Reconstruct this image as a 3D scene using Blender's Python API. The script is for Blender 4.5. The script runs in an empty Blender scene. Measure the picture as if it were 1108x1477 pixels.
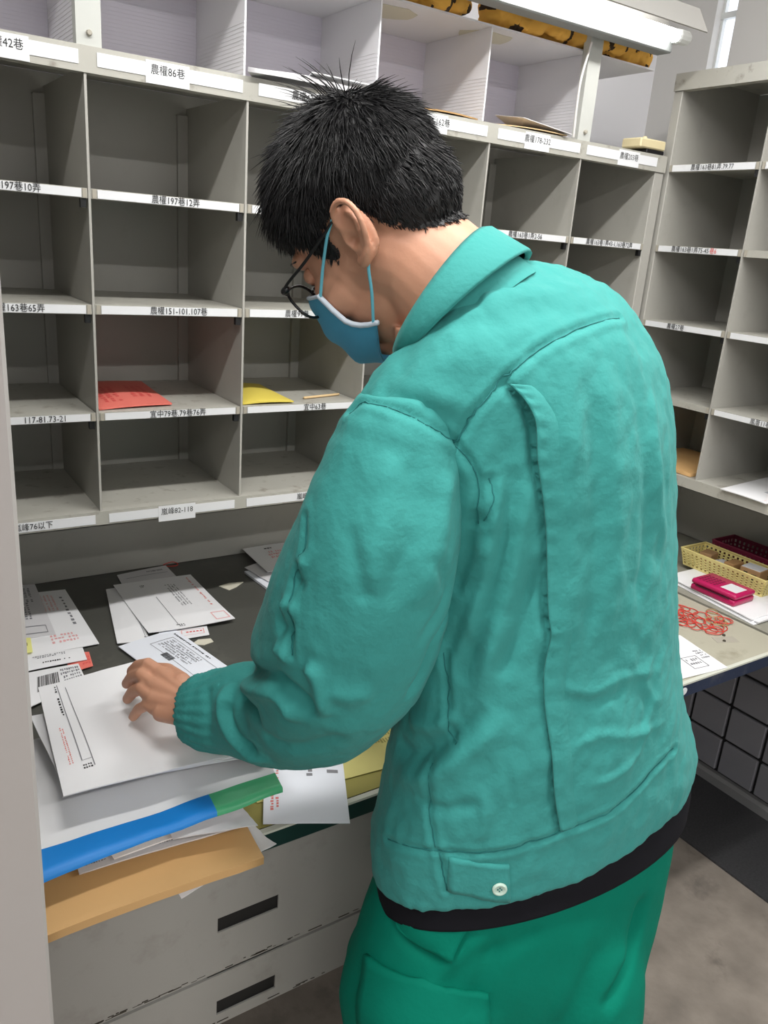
import bpy, bmesh, math, random
import numpy as np
from mathutils import Vector, Matrix, noise
from mathutils.bvhtree import BVHTree
random.seed(7)
rng = np.random.default_rng(7)
scene = bpy.context.scene
COL = scene.collection
PI = math.pi

# ------------------------------------------------------------------ camera
cam_data = bpy.data.cameras.new('camera')
cam_data.sensor_fit = 'VERTICAL'
cam_data.sensor_height = 36.0
cam_data.lens = 1162.661 / 1477 * 36.0
cam_data.clip_start = 0.02
cam = bpy.data.objects.new('camera', cam_data)
COL.objects.link(cam)
cam.matrix_world = Matrix.Translation((-0.3933, -1.5879, 1.6194)) @ Matrix([[0.837359, 0.111558, -0.535149], [-0.541401, 0.304612, -0.783643], [0.075591, 0.945921, 0.315467]]).to_4x4()
scene.camera = cam

# ------------------------------------------------------------------ world, lights, exposure
world = bpy.data.worlds.new('world')
scene.world = world
world.use_nodes = True
world.node_tree.nodes['Background'].inputs[0].default_value = (0.80, 0.88, 1.0, 1)
world.node_tree.nodes['Background'].inputs[1].default_value = 0.6
scene.view_settings.view_transform = 'Standard'
scene.view_settings.look = 'None'
scene.view_settings.exposure = 0.0
scene.view_settings.gamma = 1.0
scene.view_settings.use_curve_mapping = False
scene.cycles.use_denoising = True
scene.cycles.max_bounces = 7
scene.cycles.diffuse_bounces = 4

CEIL = 2.86
CEILING_LAMPS = [(-0.55, -1.05, 36.0), (0.95, -1.05, 36.0), (-0.9, -2.9, 34.0), (0.7, -2.9, 34.0)]   # x, y, watts
def ceiling_light(x, y, watts):
    ld = bpy.data.lights.new('ceiling_tube_light', 'AREA')
    ld.shape = 'RECTANGLE'; ld.size = 1.25; ld.size_y = 0.12
    ld.energy = watts; ld.color = (1.0, 0.985, 0.96)
    o = bpy.data.objects.new('ceiling_tube_light', ld)
    o.location = (x, y, CEIL - 0.085)
    COL.objects.link(o)
for l in CEILING_LAMPS: ceiling_light(*l)

# ------------------------------------------------------------------ materials
def mat(name, color, rough=0.6, var=0.0, vscale=6.0, bump=0.0, bscale=60.0, metal=0.0, dark=None, dscale=9.0, damt=0.5,
        sheen=0.0, trans=0.0, emit=None, estr=0.0, spec=0.5, stretch=None, sss=0.0):
    m = bpy.data.materials.new(name); m.use_nodes = True
    nt = m.node_tree; N = nt.nodes; L = nt.links
    b = N['Principled BSDF']
    c = tuple(color) + (1,)
    b.inputs['Base Color'].default_value = c
    b.inputs['Roughness'].default_value = rough
    b.inputs['Metallic'].default_value = metal
    b.inputs['Specular IOR Level'].default_value = spec
    if sheen: b.inputs['Sheen Weight'].default_value = sheen
    if trans: b.inputs['Transmission Weight'].default_value = trans
    if sss:
        b.inputs['Subsurface Weight'].default_value = sss
        b.inputs['Subsurface Radius'].default_value = (0.012, 0.005, 0.003)
    if emit:
        b.inputs['Emission Color'].default_value = tuple(emit) + (1,)
        b.inputs['Emission Strength'].default_value = estr
    tc = N.new('ShaderNodeTexCoord')
    vec = tc.outputs['Object']
    if stretch:
        mp = N.new('ShaderNodeMapping'); mp.inputs['Scale'].default_value = stretch
        L.new(vec, mp.inputs['Vector']); vec = mp.outputs['Vector']
    last = None
    if var > 0:
        n = N.new('ShaderNodeTexNoise'); n.inputs['Scale'].default_value = vscale; n.inputs['Detail'].default_value = 5
        L.new(vec, n.inputs['Vector'])
        mx = N.new('ShaderNodeMix'); mx.data_type = 'RGBA'; mx.blend_type = 'MIX'
        mx.inputs['A'].default_value = tuple(max(0, x * (1 - var)) for x in color) + (1,)
        mx.inputs['B'].default_value = tuple(min(1, x * (1 + var)) for x in color) + (1,)
        L.new(n.outputs['Fac'], mx.inputs['Factor'])
        last = mx.outputs['Result']
    if dark:
        n = N.new('ShaderNodeTexNoise'); n.inputs['Scale'].default_value = dscale; n.inputs['Detail'].default_value = 8; n.inputs['Roughness'].default_value = 0.65
        L.new(vec, n.inputs['Vector'])
        r = N.new('ShaderNodeValToRGB'); r.color_ramp.elements[0].position = 0.56; r.color_ramp.elements[1].position = 0.74
        r.color_ramp.elements[0].color = (0, 0, 0, 1); r.color_ramp.elements[1].color = (damt,) * 3 + (1,)
        L.new(n.outputs['Fac'], r.inputs['Fac'])
        mx = N.new('ShaderNodeMix'); mx.data_type = 'RGBA'
        if last is not None: L.new(last, mx.inputs['A'])
        else: mx.inputs['A'].default_value = c
        mx.inputs['B'].default_value = tuple(dark) + (1,)
        L.new(r.outputs['Color'], mx.inputs['Factor'])
        last = mx.outputs['Result']
    if last is not None: L.new(last, b.inputs['Base Color'])
    if bump:
        n = N.new('ShaderNodeTexNoise'); n.inputs['Scale'].default_value = bscale; n.inputs['Detail'].default_value = 4
        L.new(vec, n.inputs['Vector'])
        bp = N.new('ShaderNodeBump'); bp.inputs['Strength'].default_value = bump; bp.inputs['Distance'].default_value = 0.004
        L.new(n.outputs['Fac'], bp.inputs['Height']); L.new(bp.outputs['Normal'], b.inputs['Normal'])
    return m

M = {}
M['metal_grey'] = mat('grey_painted_steel', (0.43, 0.42, 0.385), 0.42, 0.06, 3.0, 0.03, 90, dark=(0.13, 0.10, 0.07), dscale=22, damt=0.10)
M['metal_edge'] = mat('worn_grey_steel_edge', (0.44, 0.43, 0.385), 0.45, 0.08, 14.0, 0.05, 90, dark=(0.10, 0.065, 0.035), dscale=28, damt=0.65, stretch=(1, 1, 1))
M['clip'] = mat('beige_grey_clip', (0.40, 0.37, 0.31), 0.6)
M['label'] = mat('white_label_card', (0.80, 0.81, 0.83), 0.35, 0.03, 20)
M['ink'] = mat('black_ink', (0.012, 0.012, 0.013), 0.6)
M['grey_ink'] = mat('grey_ink', (0.22, 0.22, 0.24), 0.7)
M['red_ink'] = mat('red_ink', (0.72, 0.10, 0.09), 0.6)
M['red_soft'] = mat('soft_red_ink', (0.76, 0.22, 0.20), 0.6)
M['pink_ink'] = mat('faint_red_ink', (0.80, 0.42, 0.42), 0.6)
M['paper'] = mat('white_paper', (0.84, 0.84, 0.86), 0.65, 0.025, 5, 0.06, 25)
M['paper_cool'] = mat('cool_white_paper', (0.80, 0.83, 0.90), 0.6, 0.02, 5, 0.05, 30)
M['paper_grey'] = mat('greyish_paper', (0.66, 0.65, 0.67), 0.7, 0.04, 6, 0.05, 25)
M['window'] = mat('envelope_window_film', (0.66, 0.69, 0.74), 0.16)
M['kraft'] = mat('kraft_paper', (0.66, 0.40, 0.17), 0.62, 0.10, 6, 0.10, 30)
M['kraft_dark'] = mat('kraft_paper_brown', (0.42, 0.25, 0.10), 0.6, 0.12, 9, 0.1, 30)
M['kraft_light'] = mat('pale_kraft_paper', (0.72, 0.52, 0.28), 0.6, 0.08, 9, 0.1, 30)
M['red_paper'] = mat('salmon_red_paper', (0.80, 0.19, 0.15), 0.7, 0.04, 8)
M['yellow_paper'] = mat('yellow_paper', (0.74, 0.60, 0.10), 0.7, 0.05, 8)
M['yellow_sheet'] = mat('yellow_green_sheet', (0.60, 0.55, 0.20), 0.65, 0.06, 6)
M['olive_mat'] = mat('olive_mat', (0.30, 0.27, 0.075), 0.55, 0.05, 6)
M['sticky'] = mat('yellow_sticky_note', (0.80, 0.78, 0.28), 0.7)
M['bag'] = mat('white_plastic_mailer', (0.86, 0.86, 0.87), 0.5, 0.03, 4, 0.25, 11)
M['bag_blue'] = mat('blue_plastic', (0.004, 0.22, 0.66), 0.5, 0.05, 8, 0.15, 14)
M['bag_green'] = mat('green_plastic', (0.07, 0.42, 0.19), 0.4, 0.06, 9, 0.15, 14)
M['worktop_dark'] = mat('dark_grey_green_vinyl', (0.075, 0.075, 0.066), 0.42, 0.18, 7, 0.04, 120, dark=(0.16, 0.15, 0.13), dscale=14, damt=0.35)
M['worktop_light'] = mat('stained_beige_board', (0.44, 0.42, 0.335), 0.45, 0.08, 7, 0.03, 60, dark=(0.21, 0.18, 0.12), dscale=13, damt=0.6)
M['worktop_grey'] = mat('greyed_olive_board', (0.30, 0.29, 0.24), 0.5, 0.1, 7, dark=(0.14, 0.13, 0.10), dscale=14, damt=0.5)
M['edge_green'] = mat('dark_green_edge', (0.012, 0.040, 0.035), 0.35, 0.1, 8)
M['edge_navy'] = mat('navy_edge', (0.022, 0.032, 0.065), 0.4, 0.15, 9, dark=(0.2, 0.2, 0.2), dscale=25, damt=0.4)
M['edge_trim'] = mat('pale_edge_trim', (0.62, 0.63, 0.55), 0.4)
M['drawer'] = mat('drawer_grey_steel', (0.37, 0.36, 0.335), 0.42, 0.06, 4, 0.03, 60, dark=(0.14, 0.11, 0.08), dscale=10, damt=0.35)
M['slot_shade'] = mat('black_slot_shade', (0.012, 0.011, 0.010), 0.8)  # painted shade for the inside of the drawer slots
M['dirt'] = mat('black_scuff', (0.05, 0.042, 0.03), 0.9)
M['cabinet_side'] = mat('warm_grey_painted_panel', (0.41, 0.385, 0.37), 0.45, 0.03, 2)
M['floor'] = mat('stained_concrete', (0.27, 0.235, 0.20), 0.6, 0.5, 11, 0.25, 60, dark=(0.10, 0.085, 0.075), dscale=6, damt=0.8)
M['granite'] = mat('black_granite_strip', (0.050, 0.050, 0.053), 0.5, 0.6, 160)
M['tile'] = mat('grey_glazed_tile', (0.28, 0.28, 0.305), 0.22, 0.08, 8)
M['grout'] = mat('black_grout', (0.012, 0.012, 0.013), 0.8)
M['skirting'] = mat('grey_skirting', (0.26, 0.26, 0.26), 0.5, 0.1, 10)
M['wall'] = mat('pale_wall_paint', (0.80, 0.795, 0.825), 0.8, 0.02, 3)
M['wall_warm'] = mat('warm_wall_paint', (0.64, 0.63, 0.61), 0.8, 0.02, 3)
M['ceiling'] = mat('white_ceiling_paint', (0.78, 0.78, 0.77), 0.85)
M['corr'] = mat('white_corrugated_plastic', (0.82, 0.81, 0.84), 0.35, 0.015, 3)
M['corr_back'] = mat('lilac_corrugated_plastic', (0.74, 0.71, 0.80), 0.38, 0.015, 3)
M['post'] = mat('cream_grey_post', (0.52, 0.53, 0.50), 0.45, 0.04, 8)
M['lamp_white'] = mat('white_enamel', (0.78, 0.80, 0.79), 0.35)
M['lamp_body'] = mat('darkened_greenish_enamel', (0.27, 0.285, 0.28), 0.5)  # white enamel darkened in the colour to hold down the close tube's glare
M['lamp_hood'] = mat('grey_enamel_hood', (0.40, 0.39, 0.37), 0.4)
M['tube'] = mat('glowing_tube', (1, 1, 1), 0.3, emit=(1.0, 0.99, 0.97), estr=18.0)
M['wire'] = mat('white_cable', (0.72, 0.70, 0.68), 0.5)
M['tiger'] = mat('orange_plush', (0.80, 0.43, 0.075), 0.85, 0.12, 20, 0.3, 60)
M['stripe'] = mat('dark_brown_print', (0.045, 0.025, 0.012), 0.85)
M['cream'] = mat('cream_plastic', (0.72, 0.62, 0.38), 0.45)
M['black'] = mat('black_plastic', (0.012, 0.012, 0.013), 0.4)
M['basket'] = mat('pale_yellow_plastic', (0.76, 0.65, 0.26), 0.4)
M['maroon'] = mat('maroon_plastic', (0.16, 0.012, 0.04), 0.4)
M['magenta'] = mat('magenta_plastic', (0.46, 0.012, 0.10), 0.3)
M['wood'] = mat('stamp_wood', (0.46, 0.26, 0.11), 0.5, 0.2, 30, stretch=(1, 6, 1))
M['card_brown'] = mat('brown_carton', (0.42, 0.25, 0.12), 0.7, 0.1, 20)
M['band_red'] = mat('red_rubber', (0.62, 0.06, 0.045), 0.5)
M['band_tan'] = mat('tan_rubber', (0.42, 0.29, 0.13), 0.5)
M['scrap'] = mat('cream_paper_scrap', (0.66, 0.63, 0.52), 0.7)
M['teal'] = mat('teal_cotton', (0.044, 0.285, 0.264), 0.8, 0.10, 7, 0.25, 130, sheen=0.05, spec=0.2)
M['teal_dark'] = mat('teal_thread', (0.012, 0.165, 0.160), 0.8)
M['trouser'] = mat('green_twill', (0.0, 0.165, 0.108), 0.8, 0.07, 8, 0.15, 110, spec=0.12)
M['shirt'] = mat('black_knit', (0.008, 0.008, 0.011), 0.9, 0.1, 40, spec=0.15)
M['button'] = mat('pale_green_button', (0.56, 0.72, 0.62), 0.35)
M['skin'] = mat('skin', (0.60, 0.305, 0.195), 0.5, 0.07, 14, 0.05, 260, sss=0.08)
M['hair'] = mat('black_hair', (0.0080, 0.0078, 0.0088), 0.5, spec=0.5)
M['mask'] = mat('blue_mask_fabric', (0.085, 0.42, 0.66), 0.75, 0.05, 20, 0.08, 300)
M['mask_pale'] = mat('pale_mask_lining', (0.70, 0.78, 0.88), 0.75)
M['loop'] = mat('cyan_elastic', (0.16, 0.56, 0.70), 0.7)
M['glasses'] = mat('black_frame', (0.008, 0.008, 0.009), 0.3)
M['shoe'] = mat('black_leather', (0.015, 0.014, 0.013), 0.4)
M['eye_white'] = mat('eye_white', (0.75, 0.73, 0.70), 0.2)
M['iris'] = mat('dark_iris', (0.02, 0.012, 0.008), 0.15)
M['pane'] = mat('daylit_pane', (0.9, 0.93, 1.0), 0.3, emit=(0.86, 0.91, 1.0), estr=1.15)
M['dark_floor'] = mat('dark_base', (0.10, 0.095, 0.09), 0.6)
def lens_material():
    m = bpy.data.materials.new('clear_lens'); m.use_nodes = True
    nt = m.node_tree; N = nt.nodes
    for n in list(N): N.remove(n)
    out = N.new('ShaderNodeOutputMaterial'); mix = N.new('ShaderNodeMixShader'); g = N.new('ShaderNodeBsdfGlossy'); t = N.new('ShaderNodeBsdfTransparent')
    g.inputs['Roughness'].default_value = 0.03
    t.inputs['Color'].default_value = (0.90, 0.92, 0.90, 1)
    mix.inputs[0].default_value = 0.10
    nt.links.new(t.outputs[0], mix.inputs[1]); nt.links.new(g.outputs[0], mix.inputs[2]); nt.links.new(mix.outputs[0], out.inputs[0])
    return m
M['lens'] = lens_material()

# ------------------------------------------------------------------ object helpers
def tag(o, label=None, cat=None, group=None, kind=None):
    if label: o['label'] = label
    if cat: o['category'] = cat
    if group: o['group'] = group
    if kind: o['kind'] = kind
    return o

def thing(name, loc, label, cat, rotz=0.0, group=None):
    o = bpy.data.objects.new(name, None); COL.objects.link(o)
    o.empty_display_size = 0.05
    o.location = loc; o.rotation_euler = (0, 0, rotz)
    return tag(o, label, cat, group)

def link(name, me, m, parent=None, smooth=False):
    o = bpy.data.objects.new(name, me); COL.objects.link(o)
    if m is not None:
        for x in (m if isinstance(m, (list, tuple)) else [m]): me.materials.append(x)
    if smooth: me.polygons.foreach_set('use_smooth', [True] * len(me.polygons))
    if parent is not None: o.parent = parent
    return o

def mesh(name, vf, m, parent=None, smooth=False, origin=None):
    """vf = (verts, faces) in the parent's local frame (world frame for top-level); origin moves the object's own origin there."""
    v, f = vf
    v = np.asarray(v, float)
    if origin is not None: v = v - np.array(origin)
    me = bpy.data.meshes.new(name)
    me.from_pydata([tuple(x) for x in v], [], [tuple(x) for x in f])
    me.update()
    o = link(name, me, m, parent, smooth)
    if origin is not None: o.location = origin
    return o

def join(*parts):
    V, F, n = [], [], 0
    for v, f in parts:
        V.extend([tuple(x) for x in v]); F.extend([tuple(i + n for i in q) for q in f]); n += len(v)
    return V, F

def box(x0, x1, y0, y1, z0, z1):
    v = [(x0, y0, z0), (x1, y0, z0), (x1, y1, z0), (x0, y1, z0), (x0, y0, z1), (x1, y0, z1), (x1, y1, z1), (x0, y1, z1)]
    f = [(0, 3, 2, 1), (4, 5, 6, 7), (0, 1, 5, 4), (1, 2, 6, 5), (2, 3, 7, 6), (3, 0, 4, 7)]
    return v, f

def bbox(x0, x1, y0, y1, z0, z1, b=0.004, seg=1):
    """bevelled box"""
    bm = bmesh.new()
    v, f = box(x0, x1, y0, y1, z0, z1)
    vs = [bm.verts.new(p) for p in v]
    for q in f: bm.faces.new([vs[i] for i in q])
    bmesh.ops.bevel(bm, geom=list(bm.edges), offset=b, segments=seg, affect='EDGES', profile=0.5)
    bm.verts.index_update()
    out = [tuple(p.co) for p in bm.verts], [tuple(p.index for p in q.verts) for q in bm.faces]
    bm.free()
    return out

def prism(poly, axis, a0, a1):
    """polygon in the two other axes extruded along axis (0=x: (y,z), 1=y: (x,z), 2=z: (x,y))"""
    n = len(poly)
    def P(p, a):
        return {0: (a, p[0], p[1]), 1: (p[0], a, p[1]), 2: (p[0], p[1], a)}[axis]
    v = [P(p, a0) for p in poly] + [P(p, a1) for p in poly]
    f = [tuple(range(n - 1, -1, -1)), tuple(range(n, 2 * n))] + [(i, (i + 1) % n, n + (i + 1) % n, n + i) for i in range(n)]
    return v, f

def sweep(path, radii, seg=12, flat=1.0, flat_dir=None, caps=True):
    """tube along a polyline, rounded caps; flat scales the cross-section along flat_dir"""
    P = [np.array(p, float) for p in path]
    n = len(P)
    if np.isscalar(radii): radii = [radii] * n
    T = []
    for i in range(n):
        t = P[min(i + 1, n - 1)] - P[max(i - 1, 0)]
        T.append(t / (np.linalg.norm(t) + 1e-12))
    ref = np.array(flat_dir, float) if flat_dir is not None else (np.array((0, 0, 1.0)) if abs(T[0][2]) < 0.8 else np.array((1.0, 0, 0)))
    V, F = [], []
    rings = []
    pts = []
    if caps:
        for k in (0.35, 0.8):
            pts.append((P[0] - T[0] * radii[0] * (1 - k) , T[0], radii[0] * math.sqrt(max(0.02, 1 - (1 - k) ** 2))))
    for i in range(n): pts.append((P[i], T[i], radii[i]))
    if caps:
        for k in (0.8, 0.35):
            pts.append((P[-1] + T[-1] * radii[-1] * (1 - k), T[-1], radii[-1] * math.sqrt(max(0.02, 1 - (1 - k) ** 2))))
    u = ref - T[0] * ref.dot(T[0]); u /= np.linalg.norm(u)
    for p, t, r in pts:
        if flat_dir is not None: u = ref - t * ref.dot(t)
        else: u = u - t * u.dot(t)
        u = u / (np.linalg.norm(u) + 1e-12)
        w = np.cross(t, u)
        base = len(V)
        for k in range(seg):
            a = 2 * PI * k / seg
            V.append(tuple(p + r * (math.cos(a) * u * flat + math.sin(a) * w)))
        rings.append(base)
    for a, b in zip(rings, rings[1:]):
        for k in range(seg):
            F.append((a + k, a + (k + 1) % seg, b + (k + 1) % seg, b + k))
    F.append(tuple(rings[0] + k for k in reversed(range(seg))))
    F.append(tuple(rings[-1] + k for k in range(seg)))
    return V, F

def spline(pts, n=8, closed=False):
    """Catmull-Rom through pts"""
    P = [np.array(p, float) for p in pts]
    out = []
    m = len(P)
    segs = m if closed else m - 1
    for i in range(segs):
        p0 = P[(i - 1) % m] if closed or i > 0 else P[i]
        p1 = P[i]; p2 = P[(i + 1) % m]
        p3 = P[(i + 2) % m] if closed or i + 2 < m else p2
        for k in range(n):
            t = k / n
            out.append(0.5 * ((2 * p1) + (-p0 + p2) * t + (2 * p0 - 5 * p1 + 4 * p2 - p3) * t * t + (-p0 + 3 * p1 - 3 * p2 + p3) * t ** 3))
    if not closed: out.append(P[-1])
    return out

def ellipsoid(c, r, seg=28, rings=18, rot=None):
    V, F = [], []
    for i in range(1, rings):
        th = PI * i / rings
        for j in range(seg):
            ph = 2 * PI * j / seg
            V.append((r[0] * math.sin(th) * math.cos(ph), r[1] * math.sin(th) * math.sin(ph), r[2] * math.cos(th)))
    top = len(V); V.append((0, 0, r[2])); bot = len(V); V.append((0, 0, -r[2]))
    for i in range(rings - 2):
        for j in range(seg):
            a = i * seg + j; b = i * seg + (j + 1) % seg
            F.append((a, a + seg, b + seg, b))
    for j in range(seg):
        F.append((top, j, (j + 1) % seg))
        F.append((bot, (rings - 2) * seg + (j + 1) % seg, (rings - 2) * seg + j))
    V = np.array(V)
    if rot is not None: V = V @ np.array(rot).T
    return [tuple(x) for x in V + np.array(c)], F

def ring_loft(rings, seg=40, power=2.0, sub=5, caps=True):
    """rings = (left, right, near) triples of points; each is an ellipse with centre (l+r)/2. Smooth loft."""
    R = []
    for l, r, nr in rings:
        l, r, nr = (np.array(x, float) for x in (l, r, nr))
        c = (l + r) / 2
        R.append(np.concatenate([c, (r - l) / 2, nr - c]))
    R = spline(R, sub)
    V, F = [], []
    for q in R:
        c, a, b = q[:3], q[3:6], q[6:9]
        for k in range(seg):
            t = 2 * PI * k / seg
            ct, st = math.cos(t), math.sin(t)
            e = 2.0 / power
            V.append(tuple(c + a * math.copysign(abs(ct) ** e, ct) + b * math.copysign(abs(st) ** e, st)))
    n = len(R)
    for i in range(n - 1):
        for k in range(seg):
            F.append((i * seg + k, i * seg + (k + 1) % seg, (i + 1) * seg + (k + 1) % seg, (i + 1) * seg + k))
    if caps:
        F.append(tuple(reversed(range(seg)))); F.append(tuple((n - 1) * seg + k for k in range(seg)))
    return V, F

def remesh(parts, voxel, smooth=4, factor=0.5):
    """union of closed pieces as one skin"""
    v, f = join(*parts)
    me = bpy.data.meshes.new('tmp'); me.from_pydata(v, [], f)
    bm = bmesh.new(); bm.from_mesh(me)
    bmesh.ops.recalc_face_normals(bm, faces=bm.faces); bm.to_mesh(me); bm.free()
    o = bpy.data.objects.new('tmp', me); COL.objects.link(o)
    r = o.modifiers.new('r', 'REMESH'); r.mode = 'VOXEL'; r.voxel_size = voxel
    if smooth:
        s = o.modifiers.new('s', 'SMOOTH'); s.iterations = smooth; s.factor = factor
    dg = bpy.context.evaluated_depsgraph_get()
    me2 = bpy.data.meshes.new_from_object(o.evaluated_get(dg))
    bpy.data.objects.remove(o); bpy.data.meshes.remove(me)
    return me2

def mesh_np(me):
    v = np.empty(len(me.vertices) * 3); me.vertices.foreach_get('co', v)
    n = np.empty(len(me.vertices) * 3); me.vertices.foreach_get('normal', n)
    return v.reshape(-1, 3), n.reshape(-1, 3)

def set_np(me, v):
    me.vertices.foreach_set('co', np.ascontiguousarray(v).ravel()); me.update()

def text_vf(body, size, font_res=2):
    c = bpy.data.curves.new('t', 'FONT'); c.body = body; c.size = size; c.resolution_u = font_res
    c.align_x = 'CENTER'; c.align_y = 'CENTER'; c.extrude = 0.0
    o = bpy.data.objects.new('t', c); COL.objects.link(o)
    dg = bpy.context.evaluated_depsgraph_get()
    me = bpy.data.meshes.new_from_object(o.evaluated_get(dg))
    v = [tuple(x.co) for x in me.vertices]; f = [tuple(p.vertices) for p in me.polygons]
    bpy.data.objects.remove(o); bpy.data.curves.remove(c); bpy.data.meshes.remove(me)
    return v, f

# ------------------------------------------------------------------ the room shell
def struct(name, vf, m, parent=None):
    o = mesh(name, vf, m, parent)
    if parent is None: o['kind'] = 'structure'
    return o
X0, X1, Y0, Y1 = -2.6, 1.90, -4.2, 0.42
struct('floor', box(X0, X1, Y0, Y1, -0.05, 0.0), M['floor'])
struct('trim_1', box(1.535, X1 - 0.003, Y0 + 0.01, Y1 - 0.01, 0.0, 0.006), M['granite'])
struct('ceiling', box(X0, X1, Y0, Y1, CEIL, CEIL + 0.05), M['ceiling'])
struct('wall_back', box(X0, X1 + 0.1, Y1, Y1 + 0.08, 0, CEIL), M['wall'])
struct('wall_left', box(X0 - 0.08, X0, Y0, Y1, 0, CEIL), M['wall'])
struct('wall_front', box(X0, X1, Y0 - 0.08, Y0, 0, CEIL), M['wall'])
WZ0, WZ1, WY0, WY1 = 1.95, 2.72, 0.150, 0.222
struct('wall_right', join(box(X1, X1 + 0.1, Y0, WY0, 0, CEIL), box(X1, X1 + 0.1, WY1, Y1, 0, CEIL),
                          box(X1, X1 + 0.1, WY0, WY1, 0, WZ0), box(X1, X1 + 0.1, WY0, WY1, WZ1, CEIL)), M['wall_warm'])
win = mesh('window_1', join(box(X1 + 0.03, X1 + 0.06, WY0, WY0 + 0.008, WZ0, WZ1), box(X1 + 0.03, X1 + 0.06, WY1 - 0.008, WY1, WZ0, WZ1),
                            box(X1 + 0.03, X1 + 0.06, WY0, WY1, WZ0, WZ0 + 0.01), box(X1 + 0.03, X1 + 0.06, WY0, WY1, WZ1 - 0.01, WZ1),
                            box(X1 + 0.026, X1 + 0.06, WY0 + 0.02, WY1, 2.335, 2.352)), M['lamp_white'])
win['kind'] = 'structure'
mesh('window_pane', box(X1 + 0.045, X1 + 0.05, WY0, WY1, WZ0, WZ1), M['pane'], win)

# tiled lower wall on the right, seen below the sorting table
tw = struct('wall_right_tiled', box(1.872, X1 - 0.001, -2.2, 0.36, 0.042, 0.742), M['grout'])
tile_me = None
PT, GAP = 0.132, 0.010
for i in range(15):
    for k in range(6):
        y1_ = 0.311 - 0.066 - i * PT; z0_ = 0.049 + k * 0.124
        if z0_ + 0.112 > 0.745: continue
        if tile_me is None:
            o = mesh('tile', bbox(-0.007, 0.006, -(PT - GAP) / 2, (PT - GAP) / 2, -0.057, 0.057, 0.003), M['tile'], tw)
            tile_me = o.data
        else:
            o = bpy.data.objects.new('tile', tile_me); COL.objects.link(o); o.parent = tw
        o.location = (1.869, y1_, z0_ + 0.057)
struct('baseboard_right', prism([(1.845, 0.006), (1.872, 0.006), (1.872, 0.042), (1.855, 0.042), (1.845, 0.034)], 1, -2.2, 0.36), M['skirting'])

# ceiling fixtures (behind and above the frame)
for i, (x, y, w) in enumerate(CEILING_LAMPS):
    t = thing('ceiling_lamp', (x, y, CEIL), ['ceiling tube lamp over the left half of the sorting desk', 'ceiling tube lamp over the right half of the sorting desk',
              'ceiling tube lamp behind the camera on the left', 'ceiling tube lamp behind the camera on the right'][i], 'ceiling light', group='ceiling tube lamps')
    mesh('housing', bbox(-0.66, 0.66, -0.13, 0.13, -0.06, 0.0, 0.008), M['lamp_white'], t)
    for s in (-0.06, 0.06):
        mesh('lamp_tube', sweep([(-0.6, s, -0.078), (0.6, s, -0.078)], 0.013, 10), M['lamp_white'], t, True)

# ------------------------------------------------------------------ steel sorting shelves
ZT, ZL = 1.8985, 1.857                      # lip of the top panel
ROWS = [(1.6722, 1.6552), (1.4700, 1.4522), (1.2653, 1.2491)]
ZB, ZBB = 1.0642, 1.0338                    # bottom panel with its deeper lip
DEP = 0.335

def label_on(parent, cx, w, z0, z1, body=None, y=-0.0012, tx=0.5, patch=False, red=None, size=None):
    """white card strip on a lip, with its printed address"""
    h = z1 - z0
    mesh('label_strip', box(cx - w / 2, cx + w / 2, y - 0.0008, y, z0, z1), M['label'], parent)
    if patch:
        px = cx - w / 2 + w * tx
        mesh('label_patch', box(px - 0.040, px + 0.040, y - 0.0016, y - 0.0008, z0 - 0.011, z1 + 0.004), M['label'], parent)
    if body:
        s = (size or 0.0205) * 0.80
        v, f = text_vf(body, s)
        v = np.array(v); lx = cx - w / 2 + w * tx
        zc = (z0 + z1) / 2
        out = np.stack([v[:, 0] * 0.88 + lx, np.full(len(v), y - 0.0020), v[:, 1] + zc], 1)
        mesh('label_text', (out, f), M['ink'], parent)
        if red:
            v2, f2 = text_vf(red, s); v2 = np.array(v2)
            out2 = np.stack([v2[:, 0] * 0.88 + lx + (v[:, 0].max() + v2[:, 0].max()) * 0.88 + 0.003, np.full(len(v2), y - 0.0020), v2[:, 1] + zc], 1)
            mesh('label_text', (out2, f2), M['red_ink'], parent)

def shelf_board(root, x0, x1, zt, zb, z_off, lab=None, no_label=False):
    b = mesh('shelf_board', join(box(x0, x1, 0.003, DEP - 0.004, zt - 0.003 - z_off, zt - z_off),
                                 box(x0, x1, 0.0, 0.0035, zb - z_off, zt - z_off), box(x0, x1, 0.0035, 0.018, zb - z_off, zb + 0.0015 - z_off)), M['metal_edge'], root)
    for s, xe in ((1, x0), (-1, x1)):
        a = sorted((xe + s * 0.002, xe + s * 0.009))
        mesh('label_clip', box(a[0], a[1], -0.0022, 0.0, zb + 0.0005 - z_off, zt - 0.0005 - z_off), M['clip'], b)
    mesh('bracket', box(x1 - 0.012, x1 - 0.002, 0.002, 0.012, zb - 0.016 - z_off, zb - z_off), M['black'], b)
    if not no_label:
        w = (x1 - x0) - 0.022
        kw = dict(lab) if lab else {}
        label_on(b, (x0 + x1) / 2, w, zb + 0.0012 - z_off, zt - 0.0012 - z_off, **kw)
    return b

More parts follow.
